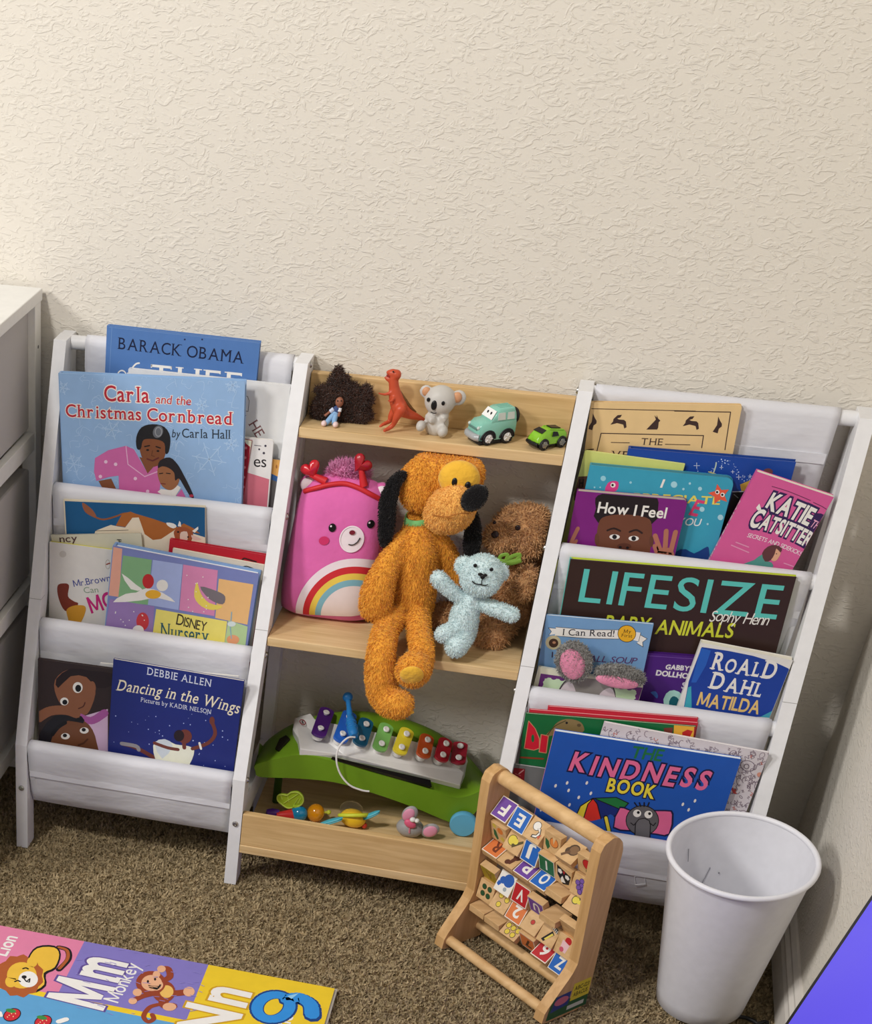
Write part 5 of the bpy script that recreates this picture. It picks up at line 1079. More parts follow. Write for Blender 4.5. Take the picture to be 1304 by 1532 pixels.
plate = slab('white_plate', [(449, 1130), (445, 1112), (436, 1098), (441, 1080), (448, 1073), (462, 1074), (470, 1082), (520, 1092), (580, 1104), (640, 1120), (698, 1138), (694, 1162), (688, 1180), (640, 1168), (580, 1152), (510, 1136)], -.003, .010, m_xw, root)
slab('key_slot', [(494, 1136), (560, 1150), (641, 1169), (641, 1180), (560, 1163), (494, 1148)], .001, .0075, BLK, root, 0)
hole_shade = slab('handle_hole_shade', [(412, 1121), (418, 1106), (428, 1101), (432, 1106), (424, 1117), (416, 1124)], -.002, .0015, mat((34, 32, 14), .7), root, 0)  # dark slab on the deck, its colour standing for shade inside the handle opening
lg = MB(); pu, pw = deckpx(450, 1088, 0); p, nn, ex, dw = deck(pu, pw, .0106); dw = dw.normalized()
loop = [p + ex * (.0052 * cos(a) * (1 if abs(cos(a)) < .7 else .9)) + dw * (.0072 * sin(a)) for a in [2 * pi * k / 20 for k in range(20)]]
lg.tube(loop, .0008, mat((150, 40, 44), .5), 6, closed=True); lg.tube([p - dw * .0035, p + dw * .0035], .0010, mat((60, 34, 36), .5), 6); lg.build('badge', plate)
KC = ((74, 28, 112), (38, 100, 196), (18, 92, 124), (124, 184, 96), (226, 206, 56), (206, 88, 36), (176, 26, 44), (170, 20, 52))
KP = (((471, 1114), (484, 1076)), ((500, 1120), (514, 1082)), ((530, 1124), (541, 1090)), ((561, 1129), (570, 1097)), ((591, 1134), (599, 1104)), ((622, 1140), (630, 1112)), ((652, 1145), (659, 1120)), ((681, 1152), (688, 1127)))
for c, (a, b_) in zip(KC, KP):
    a_ = deckpx(*a, 0); c_ = deckpx(*b_, 0); p, nn, ex, _ = deck(*a_, .019); q2 = deck(*c_, .019)[0]; ay = (q2 - p).normalized(); L_ = (q2 - p).length; ax = ay.cross(nn).normalized(); r = .0125
    out = [(r * cos(t), L_ * .94 + .002 + r * sin(t) * .55) for t in [pi * k / 10 for k in range(11)]] + [(r * cos(t), .002 + r * sin(t) * .55) for t in [pi + pi * k / 10 for k in range(11)]]
    mb = MB(); mb.prism(out, p, ax, ay, nn, .005, mat(c, .3, spec=.6)); key = mb.build('bar', root, .0008)
    st = MB()
    for f in (.14, .86): st.lathe(p + ay * L_ * f - nn * .011, nn, [(.0095, 0), (.0095, .0105), (.004, .011)], m_xw, 16)
    st.build('bar_support', key)
    for f in (.16, .82):
        mb = MB(); mb.lathe(p + ay * L_ * f + nn * .0048, nn, [(.0034, 0), (.0034, .0028), (.0052, .0030), (.0056, .0045), (.0044, .0056), (.0018, .0058), (0, .0050)], m_xw, 14); mb.build('screw', key)
m_wb = mat((96, 172, 208), .35)
mb = MB(); wr = .0226; wc = at_z(693, 1231, TRZ + wr + .0005) - EY * .002; mb.lathe(wc + EY * .006, (0, -1, 0), [(0, 0), (wr * .9, 0), (wr, .003), (wr, .011), (wr * .92, .0135), (wr * .3, .0145), (0, .0146)], m_wb, 36); mb.build('wheel', root)
mb = MB(); mb.lathe(wc + Vector((0, .088, 0)), (0, 1, 0), [(0, 0), (wr * .9, 0), (wr, .003), (wr, .011), (wr * .9, .0135), (0, .0146)], m_wb, 30); mb.build('wheel', root)
mb = MB(); 
mb.tube([(.432, -.085, TRZ + .0004), (.432, -.085, TRZ + .075)], .007, mat((52, 84, 18), .5), 12)
mb.build('rest_foot', root)
mp = [(520, 1043), (522, 1060), (524, 1076), (527, 1090), (530, 1102)]; mz = [-.06, -.08, -.10, -.12, -.137]
pp = [at_y(a, b_, y) for (a, b_), y in zip(mp, mz)]; m_mb = mat((40, 120, 186), .35)
mb = MB(); mb.ell(pp[0], .0085, m_mb); mb.tube(smoothpts(pp, 5), [.0042] * 6 + [.0050] * 4 + [.0075] * 5 + [.0085] * 4 + [.0060] * 2, m_mb, 14)
for f in (.62, .70, .78): k = int(f * 20); c = smoothpts(pp, 5)[k]; mb.ell(c, (.0092, .0092, .002), m_mb, (pp[4] - pp[3]).to_track_quat('Z', 'Y').to_matrix())
mal = mb.build('mallet', root)
mb = MB(); mb.tube(smoothpts([at_y(*p) for p in ((531, 1103, -.139), (520, 1104, -.145), (508, 1116, -.150), (503, 1134, -.157), (508, 1156, -.158), (522, 1174, -.157), (540, 1182, -.152), (552, 1184, -.148))], 6), .0016, m_xw, 8); mb.build('cord', mal)

def tz(px, py, r): p = at_z(px, py, TRZ + r); return p
root = thing('caterpillar_toy', 'plastic caterpillar toy of coloured beads with a lime leaf in the tray', 'baby toy', tz(446, 1222, 0))
c1 = tz(447, 1217, .0143); c2 = tz(472, 1216, .0163); ax = (c2 - c1).normalized(); cR = c1 - ax * .0225; cP = c1 - ax * .044 + Vector((-.002, .004, 0))
mb = MB(); mb.lathe(cP, ax, [(0, -.012), (.007, -.010), (.0085, 0), (.006, .011), (0, .012)], mat((92, 44, 150), .35), 24); mb.build('purple_bead', root)
mb = MB(); mb.lathe(cR + Vector((0, 0, -.002)), ax, [(0, -.017), (.0062, -.016), (.0066, -.008), (.0105, .012), (.0095, .016), (0, .017)], mat((212, 50, 48), .35), 24); mb.build('red_bead', root)
mb = MB(); mb.ell(c1, (.0152, .0138, .0138), mat((28, 140, 190), .15, spec=.7)); mb.build('blue_bead', root)
mb = MB(); mb.ell(c2, (.0150, .0158, .0158), mat((238, 156, 26), .15, spec=.7)); mb.build('orange_bead', root)
mb = MB(); mb.tube([c2 + ax * .014, c2 + ax * .020], .002, mat((206, 214, 70), .4), 8); mb.ell(c2 + ax * .0225, .0042, mat((206, 214, 70), .4)); mb.build('tip_bead', root)
lf = [at_y(a, b_, c1.y + .004) for a, b_ in ((424, 1203), (416, 1196), (416, 1189), (422, 1187), (430, 1188), (436, 1184), (446, 1184), (453, 1190), (454, 1197), (450, 1203), (440, 1206), (431, 1207))]
mb = MB(); lp = [(p.x, p.z) for p in lf]; o0 = Vector((0, c1.y + .0055, 0)); lp = [(a.x, a.y) for a in smoothpts([(a, b_, 0) for a, b_ in lp], 4, True)]
mb.prism(lp, o0, EX, EZ, -EY, .005, mat((176, 204, 52), .4)); lfo = mb.build('leaf', root, .0012)
mb = MB(); mv = mat((206, 228, 96), .4); cy = c1.y - .0002
mb.tube([Vector((a, cy, b_)) for a, b_ in lp], .0013, mv, 6, closed=True)
for a, b_ in (((424, 1202), (446, 1188)), ((432, 1200), (430, 1191)), ((440, 1204), (446, 1194)), ((446, 1202), (450, 1194)), ((422, 1196), (420, 1190))): mb.tube([at_y(*a, cy), at_y(*b_, cy)], .0008, mv, 6)
mb.build('leaf_veins', lfo)
mb = MB(); mb.tube([at_y(438, 1206, c1.y), c1 + EZ * .011], .003, mat((176, 204, 52), .4), 8); mb.build('stem', lfo)

root = thing('rattle_toy', 'yellow bug rattle with blue wings and a clear dome in the tray', 'baby toy', tz(528, 1232, 0))
rc = tz(528, 1224, .0175); m_yl = mat((236, 190, 44), .3); m_lm = mat((206, 214, 60), .35); m_tw = mat((76, 172, 190), .4)
mb = MB(); mb.ell(rc, (.0225, .0165, .0155), m_yl, Euler((0, radians(8), 0)).to_matrix(), 28, 16); mb.build('body', root)
mb = MB(); pts = [rc + Vector((.0235 * cos(t), .0155 * sin(t), .006 - .0085 * sin(t) + .0045 * cos(t))) for t in [2 * pi * k / 30 for k in range(30)]]; mb.tube(pts, .0035, m_lm, 10, closed=True); mb.build('rim', root)
mb = MB(); mb.ell(rc + Vector((-.006, .008, .012)), (.020, .015, .014), mat((226, 222, 214), .08, 'clear', a=.3), None, 28, 14); mb.build('dome', root)
for a, b_, y in (((510, 1225), (480, 1233), -.021), ((544, 1224), (566, 1215), -.004)):
    p, q2 = at_y(*a, rc.y + y), at_y(*b_, rc.y + y); d = (q2 - p).normalized(); mb = MB()
    for k, (r0, m) in enumerate(((.0042, m_tw), (.0042, m_tw))): mb.ell(p.lerp(q2, .5) + EZ * (.003 * k - .0015), ((q2 - p).length * .6, .0062, .0026), m, d.to_track_quat('X', 'Z').to_matrix(), 20, 8)
    mb.build('wing', root)
mb = MB(); mb.ell(rc + Vector((.021, -.002, -.010)), .005, mat((196, 60, 40), .4)); mb.build('foot', root)

root = thing('mouse_toy', 'grey rubber mouse head with pink ears and a pink bow in the tray', 'baby toy', tz(622, 1244, 0))
m_mg, m_mp = mat((158, 156, 156), .5), mat((224, 150, 178), .5); P = zf(540, 1060, .15337)
mc = tz(613, 1238, .016); ym = mc.y; kk = .15337 * pm(mc)
mb = MB(); mb.ell((mc.x, ym, TRZ + .0165), (kk * 135, .018, .0162), m_mg); mb.ell(P(500, 1180, ym), (kk * 90, .014, kk * 80), m_mg)
vs, fs = melt(mb, .0022, 5); o = MB(); o.add([Vector((v.x, v.y, max(v.z, TRZ + .0004))) for v in vs], fs, m_mg, True); o.build('head', root)
for x, y, rx, rz, rot, dx in ((475, 1030, 72, 95, 22, 0), (672, 1190, 95, 72, -38, 0)):
    R_ = Euler((0, radians(rot), 0)).to_matrix(); c = P(x, y, ym - .004); c.z = max(c.z, TRZ + kk * rz * 1.05); mb = MB(); mb.ell(c, (rx * kk, .005, rz * kk), m_mg, R_); e = mb.build('ear', root)
    mb = MB(); mb.ell(c + Vector((-.0015 if rot > 0 else .0006, -.003, 0)), (rx * kk * .75, .0035, rz * kk * .80), m_mp, R_); mb.build('ear_lining', e)
mb = MB(); mb.ell(P(478, 1125, ym - .015), (kk * 62, .005, kk * 42), mat((222, 96, 132), .4), Euler((0, radians(25), 0)).to_matrix()); mb.ell(P(505, 1085, ym - .016), (kk * 30, .005, kk * 24), m_xw); mb.ell(P(545, 1095, ym - .016), (kk * 24, .005, kk * 20), m_xw); mb.tube([P(475, 1160, ym - .016), P(470, 1215, ym - .018)], .0014, mat((206, 120, 140), .4), 8); mb.build('bow', root)

# ---------------------------------------------------------------- wooden alphabet abacus
AN = Vector((.184, -.161, 0)).normalized(); AD = Vector((-AN.y, AN.x, 0)); A0 = Vector((.755, -.309, 0)) - AD * .008
AP = lambda t, d, z: A0 + AN * t + AD * d + EZ * z
m_ab = mat((214, 172, 118), .5, 'wood', axis=2, s=4); m_ar = mat((226, 188, 136), .5, 'wood', axis=0, s=3)
root = thing('alphabet_abacus', 'wooden abacus stand with six rows of turning picture and letter tiles on the carpet', 'abacus', A0 + AN * .122 + AD * .06)
prof_ = [(0, -.002), (.002, .022), (.042, .080), (.049, .100), (.031, .300), (.036, .315), (.052, .322), (.064, .318), (.074, .308), (.080, .292), (.081, .265), (.096, -.002)]
prof_ = [(p.x, p.y) for p in sum(([Vector((*prof_[i], 0)).lerp(Vector((*prof_[(i + 1) % 12], 0)), f) for f in (0.12, .5, .88)] for i in range(12)), [])]
sides = []
for t in (0, .2268):
    mb = MB(); mb.prism(prof_, AP(t, 0, 0), AD, EZ, AN, .0182, m_ab); sides.append(mb.build('side_panel', root, .002))
def arod(d, z, r, name='crossbar'): mb = MB(); mb.tube([AP(.017, d, z), AP(.228, d, z)], r, m_ar, 18); return mb.build(name, root)
arod(.057, .306, .0115); arod(.014, .014, .0085); arod(.078, .022, .0085)
for d, z in ((.052, .078), (.058, .068)):
    mb = MB(); mb.lathe(AP(.0184, d, z) + AN * .2082, -AN, [(0, .0), (.0025, .0003), (.003, 0)], mat((70, 50, 34), .7), 12); mb.build('peg_hole', sides[1])
lab = MB(); la = Art(lab, AP(.245, 0, 0), AD, EZ, AN, (.004, .001, .0945, .07), None); la.n = AN
la.uvpoly([(.008, .002), (.094, .002), (.0905, .052), (.052, .052), (.058, .028), (.018, .046), (.010, .030)], (34, 92, 52)); la.uvpoly([(.013, .016), (.050, .020), (.051, .046), (.020, .045)], (40, 60, 130)); la.uvpoly([(.053, .024), (.093, .024), (.0895, .058), (.053, .058)], (226, 206, 60))
la.uvpoly([(.033 + .015 * cos(2 * pi * k / 20), .033 + .008 * sin(2 * pi * k / 20)) for k in range(20)], (206, 110, 130)); la.text('ABC-123', (.057, .043), (.088, .043), .008, (50, 44, 20), .02, uv=True); la.text('ABACUS', (.057, .031), (.088, .031), .008, (50, 44, 20), .02, uv=True); la.uvpoly([(.050, .008), (.086, .008), (.086, .016), (.050, .016)], (206, 210, 190))
lab.build('label', sides[1])
WD = (226, 190, 140); m_tile = mat((222, 184, 134), .55, 'wood', axis=0, s=4)
PUR, BLU, RED_, GRN, ORG, YEL = (112, 70, 160), (36, 102, 190), (190, 38, 44), (36, 110, 62), (222, 124, 66), (226, 200, 70)
ROWZ = (.2545, .2165, .1845, .1395, .1055, .0715); RD = .060
TIL = [[('F', PUR, 40), ('E', BLU, 26), ('swan', WD, 34), ('tulip', WD, -8), ('tree', WD, 52), ('apple', WD, -18)],
       [('leaf', WD, -18), ('pear', WD, 26), ('J', BLU, 8), ('I', GRN, -20), ('badger', WD, -14), ('grapes', WD, 4)],
       [('R', ORG, 62), ('monkey', WD, 62), ('P', PUR, 58), ('O', BLU, 58), ('edge', WD, 88), ('key', WD, 40)],
       [('A', YEL, -30), ('whale', WD, 22), ('V', RED_, 4), ('U', PUR, -26), ('edge', WD, 84), ('plain', WD, -30)],
       [('d4', WD, 6), ('d3', WD, 30), ('2', ORG, 26), ('d1', WD, 36), ('zebra', WD, 24), ('mermaid', WD, 10)],
       [('edge', WD, 86), ('edge', WD, 80), ('d7', WD, 48), ('7', ORG, -26), ('6', RED_, 52), ('Z', BLU, 24)]]
WHT = (238, 234, 226)
for r_, z in enumerate(ROWZ):
    mb = MB(); mb.tube([AP(.016, RD, z), AP(.229, RD, z)], .0028, m_ar, 10); mb.build('tile_rod', root)
    for c_, (pic, bg, ang) in enumerate(TIL[r_]):
        t0 = .0195 + .03455 * c_; w = .0335; a = radians(ang)
        n_ = (-AD * cos(a) + EZ * sin(a)); v_ = (EZ * cos(a) + AD * sin(a)); ctr = AP(t0, RD, z); o_ = ctr - v_ * .0175 + n_ * .006
        mb = MB(); mb.frame_box(o_, AN, v_, n_, (0, 0, -.012), (w, .035, 0), m_tile)
        T = Art(mb, o_, AN, v_, n_, (.0006, .0006, w - .0006, .0344), None); T.rough = .5; S_ = lambda *pp_: [((x) * w, y * .035) for x, y in pp_]
        C_ = lambda x, y, r, k=14: [(w * x + .035 * r * cos(2 * pi * i / k), .035 * y + .035 * r * sin(2 * pi * i / k)) for i in range(k)]
        if bg != WD: T.uvpoly(S_((0, 0), (1, 0), (1, 1), (0, 1)), WHT if pic != 'A' else bg); T.uvpoly(S_((.05, .05), (.95, .05), (.95, .95), (.05, .95)), bg)
        if len(pic) == 1:
            col = {'A': (150, 120, 40), 'R': (120, 60, 36), '7': (90, 60, 40)}.get(pic, WHT)
            T.text(pic, (w * (.54 if pic == 'I' else .72), .035 * .76), (w * (.44 if pic == 'I' else .30), .035 * .76), .035 * .52, col, .03, uv=True)
        elif pic[0] == 'd' and pic[1:].isdigit():
            k = int(pic[1:]); col = {4: (44, 84, 50), 3: YEL, 1: (190, 50, 40), 7: YEL}[k]
            for x, y in {4: ((.35, .7), (.7, .7), (.35, .35), (.7, .35)), 3: ((.35, .7), (.75, .65), (.45, .3)), 1: ((.5, .5),), 7: ((.2, .5), (.5, .5), (.8, .5), (.35, .78), (.7, .78), (.35, .22), (.7, .22))}[k]: T.uvpoly(C_(x, y, .14 if k > 1 else .12), (70, 60, 36)); T.uvpoly(C_(x, y, .115 if k > 1 else .10), col)
        elif pic == 'swan':
            T.uvpoly(C_(.42, .68, .21), (60, 52, 48)); T.uvpoly(C_(.42, .68, .185), WHT); T.uvpoly(S_((.5, .6), (.66, .5), (.6, .34), (.42, .28), (.42, .14), (.7, .2), (.82, .42), (.7, .66)), (60, 52, 48)); T.uvpoly(S_((.52, .6), (.7, .5), (.64, .32), (.47, .25), (.48, .19), (.68, .24), (.77, .42), (.66, .64)), WHT); T.uvpoly(S_((.7, .3), (.88, .45), (.84, .2)), (200, 90, 60))
        elif pic == 'tulip': T.uvpoly(C_(.62, .6, .25), (120, 70, 40)); T.uvpoly(C_(.62, .6, .22), (232, 140, 70)); T.uvpoly(S_((.5, .86), (.6, .5), (.7, .86)), WD); T.uvpoly(S_((.1, .62), (.3, .55), (.42, .3), (.3, .1), (.14, .3)), (46, 100, 60))
        elif pic == 'tree': T.uvpoly(C_(.6, .6, .27), (84, 64, 46)); T.uvpoly(C_(.42, .48, .17), (84, 64, 46)); T.uvpoly(C_(.62, .6, .21), (132, 100, 70)); T.uvpoly(S_((.2, .2), (.3, .12), (.56, .46), (.46, .52)), (110, 80, 56))
        elif pic == 'apple': T.uvpoly(C_(.6, .62, .29), (120, 30, 34)); T.uvpoly(C_(.6, .62, .26), (200, 40, 44)); T.uvpoly(S_((.5, .3), (.62, .3), (.66, .12), (.5, .14)), (60, 90, 50))
        elif pic == 'leaf': T.uvpoly(C_(.62, .72, .18), (222, 130, 60)); T.uvpoly(C_(.25, .85, .12), (214, 190, 80)); T.uvpoly(C_(.75, .3, .12), (214, 190, 80)); T.uvpoly(S_((.18, .66), (.34, .6), (.5, .2), (.4, .08), (.2, .3)), (46, 100, 60))
        elif pic == 'pear': T.uvpoly(C_(.36, .5, .25), (90, 78, 40)); T.uvpoly(C_(.36, .5, .22), (232, 212, 80)); T.uvpoly(S_((.4, .34), (.9, .72), (.95, .62), (.5, .2)), (90, 78, 40)); T.uvpoly(C_(.55, .52, .13), (232, 212, 80))
        elif pic == 'badger':
            T.uvpoly(S_((.1, .95), (.95, .72), (.85, .2), (.5, .05), (.15, .45)), K)
            for x, y in ((.3, .68), (.74, .56)): T.uvpoly(C_(x, y, .14, 5), WHT)
            T.uvpoly(S_((.45, .5), (.66, .2), (.4, .12), (.35, .3)), WHT); T.uvpoly(S_((.46, .8), (.6, .78), (.54, .6)), RED_)
        elif pic == 'grapes':
            for x, y in ((.5, .75), (.3, .6), (.55, .55), (.78, .62), (.42, .4), (.68, .42), (.55, .25)): T.uvpoly(C_(x, y, .13), (60, 44, 100)); T.uvpoly(C_(x, y, .105), (120, 86, 170))
        elif pic == 'monkey': T.uvpoly(C_(.72, .62, .19), (84, 48, 36)); T.uvpoly(S_((.6, .6), (.8, .5), (.7, .15), (.52, .1)), (96, 56, 42)); T.uvpoly(C_(.5, .2, .13), (96, 56, 42))
        elif pic == 'key': T.uvpoly(C_(.4, .55, .2), (80, 80, 40)); T.uvpoly(C_(.4, .55, .16), (222, 206, 70)); T.uvpoly(S_((.5, .6), (.95, .7), (.92, .5), (.55, .45)), (222, 206, 70))
        elif pic == 'whale': T.uvpoly(S_((0, 0), (1, 0), (1, 1), (0, 1)), WHT); T.uvpoly(C_(.62, .68, .3), (40, 92, 176)); T.uvpoly(C_(.3, .58, .17), (40, 92, 176)); T.uvpoly(S_((.1, .5), (.3, .4), (.2, .24), (.06, .3)), (40, 92, 176)); T.uvpoly(C_(.62, .25, .1), (160, 170, 176))
        elif pic == 'zebra':
            T.uvpoly(S_((.25, .15), (.42, .1), (.8, .6), (.62, .72)), K); T.uvpoly(S_((.4, .22), (.5, .2), (.76, .58), (.66, .62)), (226, 204, 90)); T.uvpoly(S_((.5, .82), (.9, .7), (.86, .9), (.55, .96)), (60, 60, 52))
            for k in range(4): T.uvpoly(S_((.55 + k * .09, .8 - k * .03), (.59 + k * .09, .79 - k * .03), (.60 + k * .09, .92 - k * .03), (.56 + k * .09, .93 - k * .03)), WHT)
        elif pic == 'mermaid': T.uvpoly(C_(.6, .8, .18), RED_); T.uvpoly(S_((.3, .75), (.75, .65), (.65, .2), (.3, .25)), (236, 196, 200)); T.uvpoly(C_(.4, .3, .12), (206, 90, 110))
        mb.build('tile', root, .0006)

# ---------------------------------------------------------------- white waste bin
m_bin = mat((232, 232, 238), .4, 'plain', spec=.4)
ba = Vector((-.045, -.085, 1)).normalized(); bc = Vector((1.166, -.342, .0035))
root = thing('waste_bin', 'tall empty white plastic waste bin with a rolled rim on the carpet', 'waste bin', bc)
hb, r0, r1 = .286, .0655, .1000
mb = MB(); th = .0016
pr = [(0, 0), (r0 - .004, 0), (r0, .003)] + [(r0 + (r1 - r0) * k / 12, .003 + (hb - .006) * k / 12) for k in range(1, 13)]
inn = [(r1 - th, hb - .003)] + [(r0 + (r1 - r0) * k / 12 - th, .003 + (hb - .006) * k / 12) for k in range(11, 0, -1)] + [(r0 - th * 2, .005), (0, .0045)]
mb.lathe(bc, ba, pr + inn, m_bin, 72); mb.build('bucket', root, 0, 60)
mb = MB(); u = ba.orthogonal().normalized(); w_ = ba.cross(u); mb.tube([bc + ba * (hb - .003) + (u * cos(t) + w_ * sin(t)) * (r1 + .0018) for t in [2 * pi * k / 72 for k in range(72)]], .0042, m_bin, 12, closed=True); mb.build('rim', root)
sc_ = MB(); m_sc = mat((120, 120, 130), .6)
def inner(px, py):
    d = ray(px, py); best = None
    for k in range(600):
        s = 2.0 + k * .002; p = CAML + d * (s / d.length); q = p - bc; h = q.dot(ba); rr_ = (q - ba * h).length; lim_ = r0 + (r1 - r0) * (h - .003) / (hb - .006) - th * 1.6
        if 0 < h < hb:
            if rr_ < lim_: best = p
            elif best is not None: return best
    return best or bc
for a, b_ in (((1048, 1325), (1062, 1298)), ((1029, 1289), (1030, 1270))): sc_.tube([inner(*a), inner(*b_)], .0004, m_sc, 6)
p = inner(1075, 1306); sc_.ell(p, .0012, m_sc, seg=8, rings=6); sc_.build('scratch_marks', root)

# ---------------------------------------------------------------- alphabet play mat
root = thing('play_mat', 'padded alphabet play mat printed with a lion and a monkey on the carpet', 'play mat', (.2, -.8, 0))
MX1, MY1, MT = .619, -.490, .0075
m_mat = mat((196, 190, 178), .9, 'cloth', d=.003)
mb = MB(); nx, ny = 60, 36; vs = []; x0, x1, y0, y1 = -.25, MX1, -1.15, MY1
hgt = lambda x, y: MT - .004 * max(0, 1 - (MX1 - x) / .012) - .004 * max(0, 1 - (MY1 - y) / .012)
for j in range(ny + 1):
    for i in range(nx + 1):
        x, y = x0 + (x1 - x0) * i / nx, y0 + (y1 - y0) * j / ny; vs.append(Vector((x, y, hgt(x, y))))
fs = [(j*(nx+1)+i, j*(nx+1)+i+1, (j+1)*(nx+1)+i+1, (j+1)*(nx+1)+i) for j in range(ny) for i in range(nx)]
mb.add(vs, fs, m_mat, True); mb.box((x0, y0, -.002), (x1, y1, .004), m_mat); mb.build('padding', root)
G = MB(); A = Art(G, Vector((0, 0, MT + .0002)), EX, EY, EZ, (-.25, -1.15, MX1 - .004, MY1 - .004), (0, 1280, .42945)); A.rough = .85
cw = .2085; ym = -.643
for k, c in enumerate(((226, 132, 168), (132, 122, 196), (238, 204, 44))): xa = MX1 - cw * (3 - k); A.uvpoly([(xa, ym), (xa + cw, ym), (xa + cw, MY1), (xa, MY1)], c)
A.uvpoly([(-.25, ym), (MX1 - 3 * cw, ym), (MX1 - 3 * cw, MY1), (-.25, MY1)], (110, 180, 120))
A.uvpoly([(-.25, ym - .012), (MX1 - cw, ym - .012), (MX1 - cw, ym), (-.25, ym)], (238, 204, 44)); A.uvpoly([(-.25, -1.15), (MX1 - cw, -1.15), (MX1 - cw, ym - .012), (-.25, ym - .012)], (96, 164, 214)); A.uvpoly([(MX1 - cw, -1.15), (MX1, -1.15), (MX1, ym), (MX1 - cw, ym)], (238, 204, 44))
WM = (240, 238, 234); OUT_ = (110, 84, 160)
A.text('Mm', (350, 540), (440, 375), 118, WM, .035, out=((96, 76, 150), .03), gap=.16); A.text('Monkey', (410, 515), (490, 382), 34, WM, .006); A.text('Lion', (22, 352), (62, 285), 30, WM, .02)
A.text('Nn', (800, 640), (872, 478), 118, WM, .03, out=((206, 160, 30), .03), gap=.16); A.text('Nine', (985, 640), (1022, 560), 34, WM, .02)
A.ring(952, 528, 60, 44, 32, (24, 66, 130), rot=-12); A.line([(1000, 505), (1040, 498), (1082, 520), (1088, 560)], 40, (24, 66, 130), 4); A.ring(952, 528, 58, 42, 25, (50, 146, 226), rot=-12); A.line([(1000, 502), (1040, 494), (1080, 518), (1086, 554)], 32, (50, 146, 226), 4); A.poly([(1040, 480), (1015, 500), (1000, 490)], (150, 206, 240))
# lion
LB_, LM_ = (236, 190, 66), (176, 92, 44)
A.line([(205, 320), (235, 330), (238, 362), (205, 398)], 13, K, 4); A.line([(205, 320), (233, 331), (235, 360), (207, 394)], 7, LM_, 4); A.poly([(95, 360), (128, 318), (190, 315), (212, 345), (195, 395), (160, 415), (160, 455), (110, 480), (70, 440)], K, 3); A.poly([(100, 362), (130, 324), (188, 321), (206, 346), (190, 390), (152, 410), (154, 450), (110, 472), (76, 440)], LB_, 3)
A.poly([(70 + (76 + 8 * (k % 2)) * cos(2 * pi * k / 22), 420 + (68 + 8 * (k % 2)) * sin(2 * pi * k / 22)) for k in range(22)], LM_, 2); A.oval(38, 440, 20, 20, LB_); A.oval(112, 372, 18, 18, LB_); A.oval(76, 418, 52, 46, LB_); A.oval(98, 432, 34, 28, WM); A.oval(84, 424, 9, 6, K)
A.line([(84, 430), (92, 440), (104, 430)], 3, K); A.line([(92, 440), (102, 442), (104, 430)], 3, K); A.line([(52, 440), (62, 436), (70, 440)], 4, K, 3); A.line([(80, 395), (90, 392), (98, 396)], 4, K, 3)
# monkey
MK, MF = (150, 66, 40), (232, 178, 140)
A.line([(550, 520), (520, 530), (500, 560), (515, 580), (535, 570), (530, 555)], 11, MK, 4); A.line([(570, 460), (600, 480), (660, 475)], 20, MK, 3); A.line([(575, 470), (570, 520), (600, 525)], 22, MK, 3); A.oval(658, 475, 20, 17, MF); A.oval(590, 528, 24, 14, MF); A.line([(550, 440), (590, 425), (585, 395), (562, 395)], 15, MK, 4); A.oval(562, 396, 15, 12, MF); A.line([(545, 480), (500, 490), (465, 505)], 14, MK, 3); A.oval(462, 508, 15, 11, MF)
A.oval(570, 475, 40, 38, MK); A.oval(580, 475, 24, 22, (236, 190, 100)); A.oval(525, 445, 52, 42, MK); A.oval(478, 478, 16, 13, MF); A.oval(545, 415, 13, 12, MF); A.oval(528, 445, 36, 28, MF); A.oval(542, 452, 26, 20, MF); A.line([(535, 462), (548, 464), (558, 452)], 4, K, 3); A.oval(515, 440, 4, 5, K); A.oval(540, 432, 4, 5, K)
# strawberries and a white letter edge on the blue cell
for x, y in ((42, 556), (150, 580)): A.oval(x, y, 32, 22, K, -20); A.oval(x, y, 29, 19, (206, 44, 56), -20); A.oval(x - 4, y - 14, 18, 7, (60, 140, 70), 10); [A.oval(x + dx, y + dy, 2, 2, (240, 220, 160)) for dx, dy in ((-10, 2), (4, 6), (12, -4), (-2, -4), (-16, 8))]
A.line([(205, 580), (230, 572)], 14, WM); A.line([(0, 548), (4, 560)], 8, WM)
for k in range(40):
    x, y = RG.uniform(240, 700), RG.uniform(330, 560); A.line([(x, y), (x + RG.uniform(8, 26), y + RG.uniform(-4, 8))], 1.5, (152, 142, 210))
G.build('printed_top', root)

# ---------------------------------------------------------------- white chest of fabric drawers at the left
m_dw = mat((234, 233, 229), .45); m_df = mat((182, 178, 176), .9, 'cloth', d=.004)
root = thing('drawer_chest', 'tall white chest of grey fabric drawers beside the book rack', 'chest of drawers', (-.235, -.19, 0))
X0, X1, Y0, Y1, ZT = -.44, -.036, -.42, .018, .858
mb = MB(); mb.box((X0 - .002, Y0 - .002, ZT - .018), (X1 + .002, Y1 + .002, ZT), m_dw); mb.build('top_board', root, .0015)
for x in (X0, X1 - .024):
    for y in (Y0, Y1 - .030):
        mb = MB(); mb.box((x, y, -.004), (x + .024, y + .030, ZT - .018), m_dw); lgo = mb.build('leg', root, .001)
        if x > -.2 and y > -.2: h_ = MB(); h_.lathe((X1 - .0004, Y1 - .015, .775), (1, 0, 0), [(0, .0006), (.0026, .0006), (.003, 0)], BLK, 12); h_.build('screw_hole', lgo)
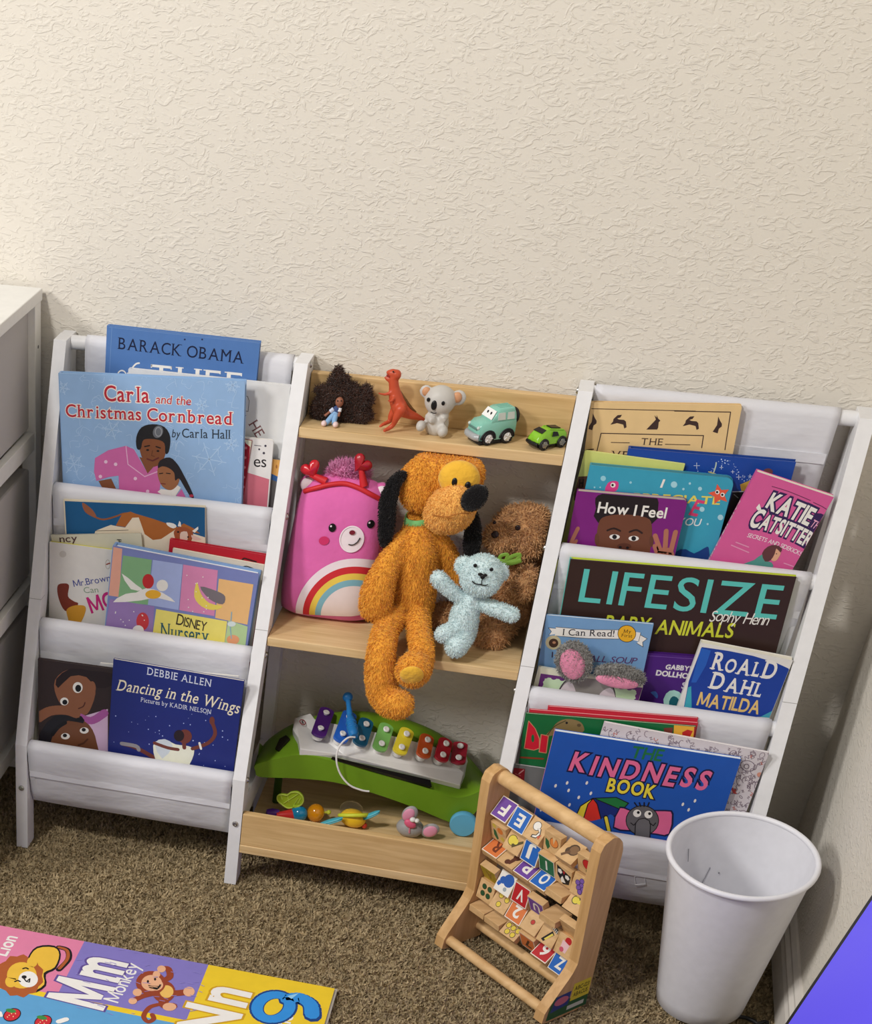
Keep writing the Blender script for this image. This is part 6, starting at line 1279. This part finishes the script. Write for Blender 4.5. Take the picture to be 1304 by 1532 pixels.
for z in (.632, .385, .125):
    for x in (X0 + .002, X1 - .016): mb = MB(); mb.box((x, Y0 + .03, z - .014), (x + .014, Y1 - .03, z + .014), m_dw); mb.build('side_rail', root, .001)
    for y in (Y0 + .004, Y1 - .016): mb = MB(); mb.box((X0 + .024, y, z - .014), (X1 - .024, y + .012, z + .014), m_dw); mb.build('cross_rail', root, .001)
for z0, z1 in ((.650, .832), (.403, .585), (.143, .345)):
    mb = MB(); mb.box((X0 + .026, Y0 + .004, z0), (X1 - .012, Y1 - .026, z1), m_df); mb.build('fabric_drawer', root, .004)

# ---------------------------------------------------------------- television leaning on the right hand wall, and its lead
tb, tt = Vector((1.186, -.65, .004)), Vector((1.2705, -.65, .470)); up = (tt - tb).normalized(); nf = up.cross(EY); nf = -nf if nf.x > 0 else nf
root = thing('television', 'flat television with black bezel and glowing violet screen leaning on the side wall', 'television', tb - EY * .4)
HH = (tt - tb).length; LNG = .78
mb = MB(); mb.frame_box(tb, -EY, up, nf, (0, 0, -.014), (LNG, HH, 0), mat((16, 16, 18), .35)); mb.build('casing', root, .002)
mb = MB(); mb.frame_box(tb, -EY, up, nf, (.0135, .016, .0), (LNG - .0135, HH - .0135, .0006), mat((92, 82, 224), .3, 'emit', e=.46)); mb.build('screen', root)
mb = MB(); cp_ = [at_z(a, b_, .004) for a, b_ in ((1060, 1545), (1078, 1527), (1096, 1521), (1116, 1523), (1132, 1531), (1145, 1545))]; cp_.append(Vector((1.185, -.70, .006))); mb.tube(smoothpts(cp_, 6), .0032, mat((22, 22, 24), .5), 10)
tag(mb.build('power_lead'), 'thin black lead looping over the carpet below the white bin', 'cable')

sl = [o for o in bpy.data.objects if o.name.startswith('fabric_sling')][-1]
mb = MB(); c = at_y(957, 1317, -.2335); q4 = [c + EX * (a * cos(.3) - b_ * sin(.3)) * .0075 + EZ * (a * sin(.3) + b_ * cos(.3)) * .0075 for a, b_ in ((-1, -1), (1, -1), (1, 1), (-1, 1))]
mb.tube(q4, .0007, mat((236, 236, 238), .6), 6, closed=True); mb.build('stitched_square', sl)
